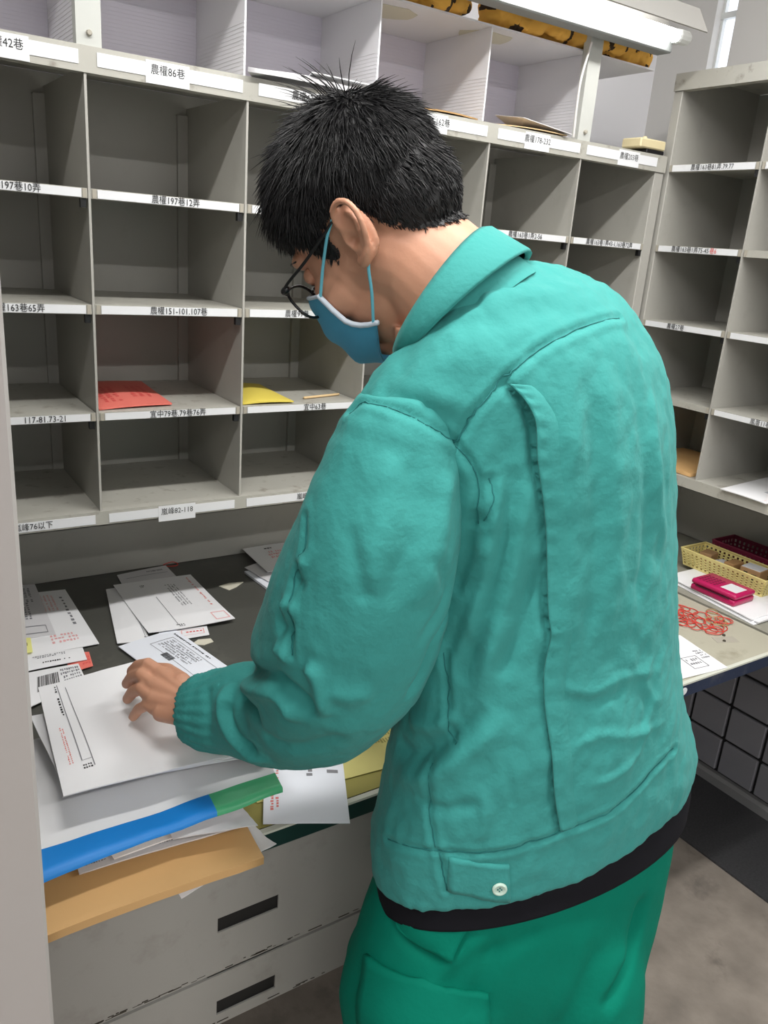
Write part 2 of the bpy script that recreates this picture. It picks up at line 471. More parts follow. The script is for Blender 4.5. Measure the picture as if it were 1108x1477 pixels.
def shelf_unit(name, label, loc, rotz, xs, x_end0, x_end1, z_top, top_lip, rows, labels, top_labels, bot_labels, z_foot):
    zo = z_foot
    root = thing(name, (loc[0], loc[1], zo), label, 'sorting shelf', rotz)
    # end panels, back, divider sheets (each with a rear flange)
    for a, b in (x_end0, x_end1):
        mesh('side_panel', bbox(a, b, 0.0, DEP, 0.0, z_top - zo, 0.0015), M['metal_grey'], root)
    mesh('back_panel', box(x_end0[1], x_end1[0], DEP - 0.003, DEP, 0.0, z_top - 0.004 - zo), M['metal_grey'], root)
    for x in xs[1:-1]:
        mesh('divider', join(box(x - 0.0012, x + 0.0012, 0.002, DEP - 0.004, ZB - zo, z_top - 0.03 - zo), box(x - 0.0022, x + 0.0022, -0.0015, 0.006, ZB - 0.004 - zo, z_top - 0.04 - zo),
                             box(x - 0.024, x - 0.0012, DEP - 0.013, DEP - 0.0032, ZB + 0.0005 - zo, z_top - 0.045 - zo)), M['metal_grey'], root)
    xa, xb = x_end0[0], x_end1[1]
    tp = mesh('top_panel', join(box(xa, xb, 0.0, DEP, z_top - 0.003 - zo, z_top - zo), box(xa, xb, -0.004, 0.0, z_top - top_lip - zo, z_top - zo),
                                box(xa, xb, -0.002, 0.02, z_top - top_lip - zo, z_top - top_lip + 0.003 - zo)), M['metal_edge'], root)
    for (cx, w, kw) in top_labels:
        label_on(tp, cx, w, z_top - 0.030 - zo, z_top - 0.008 - zo, y=-0.0045, **kw)
    bp = mesh('bottom_panel', join(box(xa, xb, 0.0, DEP - 0.003, ZB - 0.003 - zo, ZB - zo), box(xa, xb, -0.005, 0.0, ZBB - zo, ZB - zo), box(xa, xb, -0.005, 0.02, ZBB - zo, ZBB + 0.002 - zo)), M['metal_edge'], root)
    for (cx, w, kw) in bot_labels:
        label_on(bp, cx, w, ZBB + 0.0055 - zo, ZB - 0.006 - zo, y=-0.0055, **kw)
    for r, (zt, zb) in enumerate(rows):
        for c in range(len(xs) - 1):
            lab = labels.get((r, c), None)
            x0 = xs[c] + (0.003 if c else 0); x1 = xs[c + 1] - (0.003 if c < len(xs) - 2 else 0)
            shelf_board(root, x0, x1, zt, zb, zo, lab if lab else None, no_label=(lab is False))
    return root

XM = [-0.2975, 0.0, 0.3002, 0.6010, 0.9025, 1.2012, 1.4865]
main_labels = {
    (0, 0): dict(body='農權197巷10弄', tx=0.58), (0, 1): dict(body='農權197巷12弄', tx=0.53), (0, 3): None,
    (0, 4): dict(body='農權163巷1弄2-56', tx=0.48), (0, 5): dict(body='農權163巷1弄43-1,163巷72弄', tx=0.52),
    (1, 0): dict(body='農權163巷65弄', tx=0.565), (1, 1): dict(body='農權151-101.107巷', tx=0.55), (1, 2): dict(body='農權99巷', tx=0.40),
    (2, 0): dict(body='117-81.73-21', tx=0.70), (2, 1): dict(body='宜中79巷.79巷76弄', tx=0.54), (2, 2): dict(body='宜中63巷', tx=0.60)}
tl = lambda c, body, tx, patch=True: ((XM[c] + XM[c + 1]) / 2 + 0.004, 0.268, dict(body=body, tx=tx, patch=patch, size=0.0225))
bl = lambda c, body, tx, patch=True: ((XM[c] + XM[c + 1]) / 2, 0.272, dict(body=body, tx=tx, patch=patch, size=0.0205))
main_unit = shelf_unit('sorting_shelf', 'wide grey steel pigeonhole shelf facing the man along the back wall', (0, 0), 0.0, XM, (-0.304, -0.2975), (1.4865, 1.522),
    ZT, 0.0415, ROWS, main_labels,
    [tl(0, '農權42巷', 0.56), tl(1, '農權86巷', 0.46), tl(2, '農權42-82巷', 0.42, False), tl(3, '農權88-162巷', 0.42), tl(4, '農權178-232', 0.46), tl(5, '農權203巷', 0.58)],
    [bl(0, '嵐峰76以下', 0.57, False), bl(1, '嵐峰82-118', 0.52), bl(2, '嵐峰134-162', 0.60, False), bl(3, None, 0.5, False), bl(4, None, 0.5, False), bl(5, None, 0.5, False)], 0.781)

XR = [0.027, 0.301, 0.601, 0.901]
rrows = [(1.8787, 1.8602), (1.6725, 1.6550), (1.4692, 1.4520), (1.2659, 1.2495)]
right_labels = {
    (0, 0): dict(body='農權163巷81弄.79.77', tx=0.50), (0, 1): None, (1, 0): dict(body='農權163巷1弄75-45', tx=0.42, red='巷6'), (1, 1): False, (1, 2): False,
    (2, 0): dict(body='農權27巷', tx=0.42), (2, 1): None, (3, 0): False, (3, 1): dict(body='嵐厝11巷', tx=0.50)}
right_unit = shelf_unit('sorting_shelf', 'grey steel pigeonhole shelf at right, set at right angles to the wide one', (1.533, 0.020), -PI / 2, XR, (0.0, 0.027), (0.901, 0.928),
    2.1026, 0.042, rrows, right_labels, [], [], 0.781)

# left unit: only its grey end panel shows at the left edge of the view
cab = thing('sorting_shelf', (-0.47, -0.84, 0.0), 'plain grey end panel of a shelf unit rising at the extreme left', 'sorting shelf')
mesh('side_panel', bbox(-0.170, 0.165, -0.16, -0.135, 0.0, 2.10, 0.003), M['cabinet_side'], cab)
mesh('back_panel', box(-0.170, -0.166, -0.135, 1.13, 0.80, 2.10), M['metal_grey'], cab)
for z in (1.05, 1.27, 1.47, 1.67, 1.88, 2.10):
    mesh('shelf_board', box(-0.166, 0.160, -0.135, 0.835, z - 0.004, z), M['metal_grey'], cab)
for y in (0.17, 0.48, 0.83):
    mesh('divider', box(-0.166, 0.160, y, y + 0.003, 1.05, 2.096), M['metal_grey'], cab)

# ------------------------------------------------------------------ white corrugated boxes on top
TOPZ = 2.102
rk = thing('pigeonhole_rack', (0.59, 0.16, ZT), 'white corrugated plastic pigeonholes standing on top of the steel shelf', 'rack')
L0 = np.array((0.59, 0.16, ZT))
def rel(vf, o): return [tuple(np.array(p) - o) for p in vf[0]], vf[1]
mesh('top_sheet', rel(box(-0.29, 1.452, 0.030, 0.292, TOPZ - 0.004, TOPZ), L0), M['corr'], rk)
PX_ = [-0.29, 0.006, 0.306, 0.606, 0.901, 1.212]
for x in PX_:
    mesh('partition', rel(join(box(x - 0.0018, x + 0.0018, 0.030, 0.288, ZT + 0.0005, TOPZ - 0.0045), *[box(x - 0.0026, x - 0.0018, 0.031, 0.282, ZT + 0.010 + 0.0072 * k, ZT + 0.0125 + 0.0072 * k) for k in range(13)]), L0), M['corr'], rk)
for i in range(len(PX_)):
    a = PX_[i] + 0.002; b = (PX_[i + 1] - 0.002) if i + 1 < len(PX_) else 1.448
    vf = [box(a, b, 0.284, 0.2875, ZT + 0.0005, TOPZ - 0.0045)]
    z = ZT + 0.006
    while z < TOPZ - 0.018:                      # flutes
        vf.append(box(a, b, 0.2828, 0.284, z, z + 0.0035)); z += 0.0072
    mesh('back_sheet', rel(join(*vf), L0), M['corr_back'], rk)
for x, w in ((0.68, 0.055), (0.95, 0.06)):      # torn tape left under the top sheet
    n = 14; pts = [(x + w * (1 + 0.35 * random.random()) * math.cos(2 * PI * k / n), 0.115 + 0.045 * (1 + 0.5 * random.random()) * math.sin(2 * PI * k / n)) for k in range(n)]
    mesh('torn_tape', rel(prism(pts, 2, TOPZ - 0.0052, TOPZ - 0.0041), L0), M['scrap'], rk)

for x0, x1, lab in ((-0.012, 0.030, 'grey steel lamp post standing left of the first white pigeonhole'), (1.181, 1.224, 'grey steel lamp post at right with a cable beside it')):
    p = thing('lamp_post', ((x0 + x1) / 2, 0.012, ZT), lab, 'post', group=None)
    w = (x1 - x0) / 2
    mesh('upright', join(box(-w, w, -0.012, -0.009, 0.0, 0.312), box(-w, -w + 0.003, -0.009, 0.010, 0.0, 0.312), box(w - 0.003, w, -0.009, 0.010, 0.0, 0.312)), M['post'], p)
    mesh('bolt', sweep([(0, -0.012, 0.02), (0, -0.0155, 0.02)], 0.005, 8), M['clip'], p)

# tube lamp above the shelf
lamp = thing('tube_lamp', (0.70, -0.05, 2.16), 'lit white tube lamp with a grey hood above the shelf', 'lamp')
LO = np.array((0.70, -0.05, 2.16))
mesh('lamp_body', rel(bbox(-0.02, 1.396, -0.066, -0.020, 2.117, 2.152, 0.003), LO), M['lamp_body'], lamp)
mesh('mount', rel(join(box(0.0, 0.02, -0.0205, 0.0, 2.125, 2.15), box(1.192, 1.212, -0.0205, 0.0, 2.125, 2.15)), LO), M['lamp_body'], lamp)
hood = [(-0.006, 2.148), (-0.006, 2.212), (-0.098, 2.216), (-0.134, 2.160), (-0.131, 2.1585), (-0.096, 2.212), (-0.010, 2.208), (-0.010, 2.148)]
mesh('hood', rel(prism(hood, 0, -0.03, 1.432), LO), M['lamp_hood'], lamp)
mesh('lamp_tube', rel(sweep([(0.02, -0.088, 2.149), (1.385, -0.088, 2.149)], 0.0135, 14), LO), M['tube'], lamp, True)
for x in (0.008, 1.397):
    mesh('tube_holder', rel(join(sweep([(x - 0.012, -0.088, 2.149), (x + 0.012, -0.088, 2.149)], 0.0165, 12), box(x - 0.010, x + 0.010, -0.088, -0.062, 2.138, 2.156)), LO), M['lamp_white'], lamp)
cb = mesh('lamp_cable', sweep(spline([(1.172, -0.012, 2.108), (1.150, -0.016, 2.03), (1.152, -0.012, 1.97), (1.158, -0.008, 1.92), (1.160, -0.006, 1.902)], 6), 0.0028, 8), M['wire'], None, True)
tag(cb, 'thin white cable hanging from the lamp beside the right post', 'cable')

# ------------------------------------------------------------------ sorting tables and drawers
CZ = 0.78
def worktop(name, label, x0, x1, y0, y1, top, edge, trim):
    o = thing(name, ((x0 + x1) / 2, (y0 + y1) / 2, CZ - 0.034), label, 'worktop')
    q = np.array(o.location)
    mesh('board', rel(box(x0, x1, y0 + 0.004, y1, CZ - 0.030, CZ), q), top, o)
    mesh('front_edge', rel(bbox(x0, x1, y0 - 0.002, y0 + 0.004, CZ - 0.034, CZ - 0.0035, 0.001), q), edge, o)
    mesh('edge_trim', rel(box(x0, x1, y0 - 0.0025, y0 + 0.007, CZ - 0.0035, CZ + 0.0006), q), trim, o)
    return o
worktop('sorting_table', 'dark grey-green vinyl worktop with letters in front of the man', -0.64, 0.560, -0.700, 0.334, M['worktop_dark'], M['edge_green'], M['edge_trim'])
wr = worktop('sorting_table', 'stained beige worktop with rubber bands and navy edge at right', 0.564, 1.420, -0.700, 0.334, M['worktop_light'], M['edge_navy'], M['edge_trim'])
q = np.array(wr.location)
mesh('tape_patch', rel(prism([(1.262, -0.610), (1.318, -0.632), (1.330, -0.604), (1.274, -0.584)], 2, CZ, CZ + 0.0006), q), M['clip'], wr)
for dx, dy in ((1.285, -0.612), (1.312, -0.592)):
    mesh('screw', rel(sweep([(dx, dy, CZ), (dx, dy, CZ + 0.0012)], 0.004, 8), q), M['dirt'], wr)
mesh('sticker', rel(prism([(1.022 + 0.010 * math.cos(a), CZ - 0.018 + 0.009 * math.sin(a)) for a in np.linspace(0, 2 * PI, 12, endpoint=False)], 1, -0.7032, -0.7022), q), M['label'], wr)
wt = worktop('sorting_table', 'greyed olive worktop under the right-hand shelf, holding the yellow basket', 1.432, 1.860, -1.15, 0.0, M['worktop_grey'], M['edge_navy'], M['edge_trim'])
# legs hold the right-hand tables
for o, pts in ((wr, [(0.62, 0.25), (1.36, 0.25)]), (wt, [(1.80, -1.10), (1.80, -0.06)])):
    q = np.array(o.location)
    for x, y in pts:
        mesh('leg', rel(bbox(x - 0.018, x + 0.018, y - 0.018, y + 0.018, 0.0065 if x > 1.52 else 0.0, CZ - 0.0305, 0.002), q), M['edge_navy'], o)

ch = thing('drawer_cabinet', (-0.02, -0.3, 0.0), 'grey steel drawer cabinet with two slot handles below the mail pile', 'drawer cabinet')
q = np.array((-0.02, -0.3, 0.0))
F_Y = -0.680
mesh('carcass', rel(join(box(-0.60, 0.54, -0.640, 0.30, 0.405, 0.7455), ), q), M['drawer'], ch)
mesh('plinth', rel(box(-0.58, 0.10, -0.30, 0.28, 0.0, 0.405), q), M['dark_floor'], ch)
def drawer(z0, z1, sz0, sz1):
    x0, x1, a, b = -0.58, 0.535, -0.0185, 0.0835
    d = mesh('drawer', rel(join(box(x0, a - 0.015, F_Y + 0.003, -0.641, z0, z1), box(b + 0.015, x1, F_Y + 0.003, -0.641, z0, z1), box(x0, a, F_Y, F_Y + 0.003, z0, z1), box(b, x1, F_Y, F_Y + 0.003, z0, z1), box(a, b, F_Y, F_Y + 0.003, z0, sz0), box(a, b, F_Y, F_Y + 0.003, sz1, z1)), q), M['drawer'], ch)
    mesh('slot_handle_shade', rel(join(box(a - 0.012, b + 0.012, F_Y + 0.0045, F_Y + 0.03, sz0 - 0.010, sz1 + 0.010), box(a, b, F_Y + 0.001, F_Y + 0.0044, sz1 - 0.0022, sz1 - 0.0006)), q), M['slot_shade'], d)  # black sheet close behind the slot, standing in for the shade inside
    # grime gathered along the lower edge
    vf = []
    for _ in range(70):
        x = x0 + (x1 - x0) * random.random(); w = 0.004 + 0.022 * random.random() ** 2; h = 0.0006 + 0.0016 * random.random()
        z = z0 + 0.002 + 0.004 * random.random()
        vf.append(box(x, min(x + w, x1), F_Y - 0.0004, F_Y + 0.0001, z, z + h))
    g = mesh('grime', rel(join(*vf), q), M['dirt'], d); g['kind'] = 'stuff'
drawer(0.5225, 0.7405, 0.6015, 0.6295)
drawer(0.4120, 0.5165, 0.4345, 0.4630)

# ------------------------------------------------------------------ paper: one builder for envelopes, sheets and slips
def sheet(name, label, cat, corners, m, thick=0.0012, bulge=0.0, curl=(0, 0, 0, 0), nx=8, ny=8, group=None, wave=0.0):
    """corners = near-left, near-right, far-right, far-left (world). A slightly bent sheet with thickness; origin at its centre."""
    c = [np.array(p, float) for p in corners]
    ctr = sum(c) / 4
    def at(u, v):
        p = (1 - u) * (1 - v) * c[0] + u * (1 - v) * c[1] + u * v * c[2] + (1 - u) * v * c[3]
        z = bulge * 4 * u * (1 - u) * (0.35 + 0.65 * 4 * v * (1 - v))
        z += curl[0] * ((1 - u) * (1 - v)) ** 3 + curl[1] * (u * (1 - v)) ** 3 + curl[2] * (u * v) ** 3 + curl[3] * ((1 - u) * v) ** 3
        if wave: z += wave * (noise.noise(Vector((u * 2.3 + ctr[0] * 9, v * 2.3 + ctr[1] * 7, 1.7))) + 0.35 * noise.noise(Vector((u * 6 + ctr[0] * 9, v * 6, 4.7))))
        return p + np.array((0, 0, z)) - ctr
    V, F = [], []
    for top in (0, 1):
        for j in range(ny + 1):
            for i in range(nx + 1):
                p = at(i / nx, j / ny)
                V.append((p[0], p[1], p[2] + (thick if top else 0)))
    n = (nx + 1) * (ny + 1)
    for j in range(ny):
        for i in range(nx):
            a = j * (nx + 1) + i
            F.append((a, a + nx + 1, a + nx + 2, a + 1)); F.append((n + a, n + a + 1, n + a + nx + 2, n + a + nx + 1))
    rim = [i for i in range(nx + 1)] + [j * (nx + 1) + nx for j in range(1, ny + 1)] + [ny * (nx + 1) + i for i in range(nx - 1, -1, -1)] + [j * (nx + 1) for j in range(ny - 1, 0, -1)]
    b0 = len(V); k = len(rim)
    V += [V[i] for i in rim] + [V[n + i] for i in rim]
    for i in range(k): F.append((b0 + i, b0 + (i + 1) % k, b0 + k + (i + 1) % k, b0 + k + i))
    o = mesh(name, (V, F), m, None, True, None)
    o.location = ctr
    tag(o, label, cat, group)
    o_at = lambda u, v, h=0.0: at(u, v) + np.array((0, 0, thick + h))
    return o, o_at

def marks(o, at, rects, m, name='printed_text', h=0.0005):
    V, F = [], []
    fine = []
    for (u0, v0, u1, v1) in rects:                    # long rules follow the bend of the paper
        n_ = max(1, int(max(u1 - u0, v1 - v0) / 0.06))
        for q in range(n_):
            if u1 - u0 > v1 - v0: fine.append((u0 + (u1 - u0) * q / n_, v0, u0 + (u1 - u0) * (q + 1) / n_, v1))
            else: fine.append((u0, v0 + (v1 - v0) * q / n_, u1, v0 + (v1 - v0) * (q + 1) / n_))
    for (u0, v0, u1, v1) in fine:
        b = len(V)
        V += [tuple(at(u0, v0, h)), tuple(at(u1, v0, h)), tuple(at(u1, v1, h)), tuple(at(u0, v1, h))]
        F.append((b, b + 1, b + 2, b + 3))
    k = mesh(name, (V, F), m, o)
    if len(rects) > 1: k['kind'] = 'stuff'
    return k

def glyphs(u0, v0, u1, v1, rows, cols, along='u', fill=0.62):
    """rows of small type as tiny marks"""
    out = []
    for r in range(rows):
        k = 0
        while k < cols:
            if random.random() < 0.12: k += 1; continue
            a0, a1 = k / cols, (k + 0.45 + 0.35 * random.random()) / cols
            b0, b1 = (r + (1 - fill) / 2) / rows, (r + (1 + fill) / 2) / rows
            if random.random() < 0.5: b0, b1 = (b0 * 0.7 + b1 * 0.3), b1
            if along == 'u': out.append((u0 + (u1 - u0) * a0, v0 + (v1 - v0) * b0, u0 + (u1 - u0) * a1, v0 + (v1 - v0) * b1))
            else: out.append((u0 + (u1 - u0) * b0, v0 + (v1 - v0) * a0, u0 + (u1 - u0) * b1, v0 + (v1 - v0) * a1))
            k += 1
    return out

def frame_marks(u0, v0, u1, v1, t=0.008):
    return [(u0, v0, u1, v0 + t), (u0, v1 - t, u1, v1), (u0, v0, u0 + t, v1), (u1 - t, v0, u1, v1)]

def bars(u0, v0, u1, v1, n=14, along='u'):
    out = []; k = 0.0
    while k < 1:
        w = random.choice((0.02, 0.035, 0.05)); g = random.choice((0.02, 0.035))
        if along == 'u': out.append((u0 + (u1 - u0) * k, v0, u0 + (u1 - u0) * min(1, k + w), v1))
        else: out.append((u0, v0 + (v1 - v0) * k, u1, v0 + (v1 - v0) * min(1, k + w)))
        k += w + g
    return out

# letters lying on the dark worktop, far left stack
o, at = sheet('envelope', 'long white envelope with red print, half behind the left panel', 'envelope', [(-0.215, -0.040, .784), (-0.022, -0.033, .784), (-0.024, 0.264, .784), (-0.175, 0.275, .784)], M['paper'], 0.0015, 0.004)
marks(o, at, glyphs(0.48, 0.62, 0.78, 0.92, 6, 22, 'v', 0.5), M['pink_ink']); marks(o, at, glyphs(0.84, 0.35, 0.90, 0.95, 1, 10, 'v'), M['grey_ink'])
marks(o, at, glyphs(0.55, 0.10, 0.85, 0.24, 3, 8), M['pink_ink'])
o, at = sheet('envelope', 'grey-white window letter lying on the red-printed envelope', 'envelope', [(-0.215, 0.044, .789), (-0.093, 0.035, .788), (-0.082, 0.312, .788), (-0.175, 0.326, .789)], M['paper_grey'], 0.0015, 0.003)
mesh('address_window', ([tuple(at(u, v, 0.0004)) for u, v in ((0.12, 0.22), (0.42, 0.22), (0.42, 0.62), (0.12, 0.62))], [(0, 1, 2, 3)]), M['window'], o)
marks(o, at, glyphs(0.58, 0.30, 0.72, 0.62, 2, 8, 'v') + glyphs(0.66, 0.62, 0.84, 0.92, 2, 9, 'v') + frame_marks(0.52, 0.05, 0.90, 0.18, 0.012), M['grey_ink'])
o, at = sheet('sticky_note', 'small yellow sticky note beside the left panel', 'sticky note', [(-0.178, -0.029, .7915), (-0.150, -0.028, .7915), (-0.142, 0.036, .7915), (-0.168, 0.040, .7915)], M['sticky'], 0.0006, 0.002)
marks(o, at, [(0.40, 0.42, 0.72, 0.62)], M['olive_mat'])
o, at = sheet('receipt', 'white rounded slip in front of the yellow sticky note', 'receipt', [(-0.205, -0.098, .790), (-0.062, -0.098, .789), (-0.058, -0.045, .789), (-0.190, -0.043, .790)], M['paper'], 0.0012, 0.003, nx=10)
marks(o, at, glyphs(0.42, 0.22, 0.80, 0.36, 1, 12), M['ink']); marks(o, at, glyphs(0.28, 0.62, 0.75, 0.88, 2, 14), M['grey_ink'])
o, at = sheet('card', 'small salmon-red card peeping out beside the rounded slip', 'card', [(-0.106, -0.131, .7845), (-0.056, -0.120, .7845), (-0.049, -0.060, .7845), (-0.090, -0.052, .7845)], M['red_paper'], 0.001, 0.002)
marks(o, at, glyphs(0.55, 0.15, 0.95, 0.75, 3, 6), M['red_ink'])
o, at = sheet('letter', 'white letter with a barcode, partly under the top mail', 'letter', [(-0.215, -0.235, .787), (-0.082, -0.175, .787), (-0.080, -0.103, .7865), (-0.185, -0.100, .787)], M['paper'], 0.0012, 0.002)
marks(o, at, bars(0.28, 0.30, 0.62, 0.78), M['ink'], 'barcode'); marks(o, at, glyphs(0.66, 0.25, 0.98, 0.9, 4, 9), M['grey_ink'])

# middle stack
o, at = sheet('envelope', 'small white letter at the back of the middle stack, near the panel', 'envelope', [(0.102, 0.215, .782), (0.240, 0.210, .782), (0.238, 0.322, .782), (0.109, 0.307, .782)], M['paper_grey'], 0.0012, 0.002)
marks(o, at, glyphs(0.55, 0.72, 0.90, 0.86, 1, 12) + [(0.12, 0.60, 0.92, 0.62)], M['grey_ink'])
o, at = sheet('envelope', 'narrow white envelope sticking out at left of the middle stack', 'envelope', [(0.011, -0.048, .784), (0.075, -0.066, .784), (0.110, 0.225, .784), (0.061, 0.228, .784)], M['paper'], 0.0015, 0.002)
marks(o, at, [(0.90, 0.0, 0.915, 0.85)], M['grey_ink']); marks(o, at, glyphs(0.82, 0.02, 1.0, 0.08, 2, 4), M['grey_ink'])
o, at = sheet('envelope', 'white envelope edge with red marks under the middle stack', 'envelope', [(0.088, -0.082, .783), (0.198, -0.087, .783), (0.208, -0.046, .783), (0.105, -0.030, .783)], M['paper'], 0.0012, 0.001)
marks(o, at, frame_marks(0.45, 0.25, 0.92, 0.8, 0.02), M['pink_ink']); marks(o, at, glyphs(0.55, 0.4, 0.9, 0.65, 1, 5), M['red_ink'])
o, at = sheet('envelope', 'large white envelope topmost on the middle stack', 'envelope', [(0.079, -0.043, .788), (0.272, -0.053, .786), (0.272, 0.232, .786), (0.080, 0.233, .787)], M['paper'], 0.0016, 0.004, curl=(0.004, 0.006, 0, 0.003))
marks(o, at, glyphs(0.885, 0.30, 0.925, 0.97, 1, 26, 'v'), M['red_soft']); marks(o, at, glyphs(0.56, 0.38, 0.70, 0.84, 4, 24, 'v', 0.5) + [(0.36, 0.05, 0.367, 0.62)], M['grey_ink'])
marks(o, at, glyphs(0.28, 0.84, 0.34, 0.90, 2, 3) + glyphs(0.34, 0.02, 0.44, 0.07, 2, 4), M['ink']); marks(o, at, frame_marks(0.80, 0.04, 0.97, 0.18, 0.012), M['pink_ink'])
o, at = sheet('letter', 'bluish white window letter between the middle stack and the hand', 'letter', [(0.066, -0.300, .784), (0.186, -0.262, .784), (0.138, -0.036, .785), (0.009, -0.064, .785)], M['paper_cool'], 0.0014, 0.004)
marks(o, at, frame_marks(0.40, 0.12, 0.82, 0.86, 0.008) + glyphs(0.48, 0.34, 0.78, 0.82, 6, 26, 'v'), M['grey_ink']); marks(o, at, bars(0.34, 0.50, 0.46, 0.64, along='v'), M['ink'], 'barcode')
marks(o, at, glyphs(0.88, 0.30, 0.93, 0.92, 1, 24, 'v'), M['ink'])
s1 = mesh('paper_scrap', prism([(0.315, 0.150), (0.329, 0.118), (0.352, 0.128), (0.381, 0.150), (0.345, 0.158)], 2, CZ + 0.0003, CZ + 0.0016), M['scrap'], None, origin=(0.345, 0.14, CZ + 0.001)); tag(s1, 'small cream paper scrap on the bare dark worktop', 'scrap')
s2 = mesh('paper_scrap', prism([(0.150, -0.108), (0.172, -0.122), (0.196, -0.116), (0.196, -0.100), (0.170, -0.094)], 2, CZ + 0.0003, CZ + 0.0016), M['scrap'], None, origin=(0.175, -0.108, CZ + 0.001)); tag(s2, 'torn whitish scrap beside the bluish window letter', 'scrap')
rb = mesh('rubber_band', sweep(spline([(0.235, 0.328, .783), (0.258, 0.331, .786), (0.270, 0.322, .783), (0.262, 0.312, .782), (0.240, 0.318, .782)], 5, True), 0.0012, 6), M['band_red'], None, True); tag(rb, 'thin dark red rubber band against the back panel', 'rubber band')

# stack in front of the sleeve, at the back
o, at = sheet('booklet', 'pale blue booklet at the bottom of the letters near the sleeve', 'booklet', [(0.415, 0.070, .7812), (0.540, 0.060, .7812), (0.575, 0.200, .7812), (0.405, 0.200, .7812)], M['paper_cool'], 0.006, 0.0)
o, at = sheet('envelope', 'grey-white letter below the red-stamped one near the sleeve', 'envelope', [(0.430, 0.110, .7895), (0.560, 0.110, .7895), (0.590, 0.280, .7895), (0.412, 0.215, .7895)], M['paper_grey'], 0.0015, 0.0)
o, at = sheet('envelope', 'white envelope with a red stamp on top of the letters near the sleeve', 'envelope', [(0.447, 0.150, .7965), (0.600, 0.150, .7965), (0.610, 0.322, .7965), (0.452, 0.322, .7965)], M['paper'], 0.0015, 0.004)
marks(o, at, glyphs(0.30, 0.40, 0.60, 0.72, 3, 7), M['pink_ink']); marks(o, at, glyphs(0.28, 0.80, 0.50, 0.87, 1, 4), M['ink'])

# yellow printed sheets and the overhanging white envelope
o, at = sheet('desk_sheet', 'olive green desk sheet along the front edge of the dark worktop', 'desk sheet', [(-0.02, -0.692, .7812), (0.520, -0.692, .7812), (0.520, -0.47, .7812), (-0.02, -0.47, .7812)], M['olive_mat'], 0.0008, 0)
o, at = sheet('newsletter', 'yellow printed sheet lying between the sleeve and the jacket', 'printed sheet', [(0.060, -0.640, .7835), (0.450, -0.672, .7835), (0.480, -0.40, .7835), (0.090, -0.37, .7835)], M['yellow_sheet'], 0.001, 0.002)
marks(o, at, glyphs(0.04, 0.22, 0.96, 0.50, 4, 64) + glyphs(0.04, 0.62, 0.96, 0.9, 4, 64), M['olive_mat'])
o, at = sheet('envelope', 'white envelope with red print hanging over the counter edge under the forearm', 'envelope', [(0.046, -0.692, .7875), (0.161, -0.752, .7885), (0.255, -0.560, .7865), (0.135, -0.505, .7865)], M['paper_cool'], 0.0014, 0.003)
marks(o, at, glyphs(0.07, 0.14, 0.19, 0.92, 2, 26, 'v', 0.6), M['red_soft']); marks(o, at, glyphs(0.50, 0.52, 0.62, 0.72, 1, 4, 'v') + [(0.78, 0.56, 0.92, 0.60)], M['grey_ink'])

# the tall mail pile at the counter edge
o, at = sheet('padded_mailer', 'orange-brown padded envelope at the bottom of the mail pile', 'padded envelope', [(-0.287, -0.764, .7915), (0.010, -0.772, .7935), (0.030, -0.500, .7915), (-0.290, -0.500, .7915)], M['kraft'], 0.012, 0.003, wave=0.005, curl=(-0.003, 0.000, 0, 0))
o, at = sheet('crumpled_sheet', 'crumpled white sheet sticking out at right under the padded envelope', 'paper', [(-0.1030, -0.7600, 0.7810), (0.0440, -0.7420, 0.7850), (0.0310, -0.6580, 0.7850), (-0.1150, -0.6610, 0.7840)], M['paper'], 0.0010, 0.001, wave=0.006, curl=(-0.006, 0.006, 0, 0), nx=14, ny=10)
marks(o, at, glyphs(0.06, 0.04, 0.40, 0.11, 1, 16), M['grey_ink'])
o, at = sheet('envelope', 'greyish perforated envelope above the padded envelope', 'envelope', [(-0.2190, -0.7070, 0.8220), (-0.0060, -0.7220, 0.8240), (0.045, -0.54, .818), (-0.21, -0.52, .815)], M['paper_grey'], 0.002, 0.003, wave=0.003)
marks(o, at, glyphs(0.03, 0.050, 0.94, 0.070, 1, 60), M['grey_ink'])
o, at = sheet('envelope', 'thin white torn-edged envelope just below the plastic mailer', 'envelope', [(-0.1760, -0.7120, 0.8320), (0.0060, -0.7120, 0.8360), (0.055, -0.54, .83), (-0.20, -0.52, .828)], M['paper'], 0.002, 0.000, wave=0.003)
o, at = sheet('envelope', 'white envelope corner jutting right beside the green band', 'envelope', [(-0.1020, -0.7250, 0.8440), (0.0110, -0.7480, 0.8410), (0.0030, -0.6940, 0.8440), (-0.10, -0.54, .843)], M['paper_grey'], 0.0012, 0.001, wave=0.003)
bagc = [(-0.2740, -0.7300, 0.8530), (0.0600, -0.7230, 0.8630), (0.085, -0.500, .872), (-0.290, -0.440, .868)]
o, at = sheet('plastic_mailer', 'white plastic mailing bag with a blue and green band', 'mailing bag', bagc, M['bag'], 0.004, 0.005, wave=0.009, curl=(-0.003, 0.002, 0, 0), nx=30, ny=24)
def band(u0, u1, v0, v1, m, name):
    n = 14; V = []; F = []
    for i in range(n + 1):
        u = u0 + (u1 - u0) * i / n
        for k in range(4): V.append(tuple(at(u, v0 + (v1 - v0) * k / 3, 0.0009)))
        p = at(u, v0, 0.0009); V.append((p[0], p[1] - 0.0012, p[2] - 0.007))
    for i in range(n):
        for k in range(3): a = i * 5 + k; F.append((a, a + 5, a + 6, a + 1))
        a = i * 5; F.append((a + 4, a + 9, a + 5, a))
    return mesh(name, (V, F), m, o, True)
band(0.0, 0.70, 0.0, 0.150, M['bag_blue'], 'blue_band'); band(0.70, 1.0, 0.0, 0.150, M['bag_green'], 'green_band')
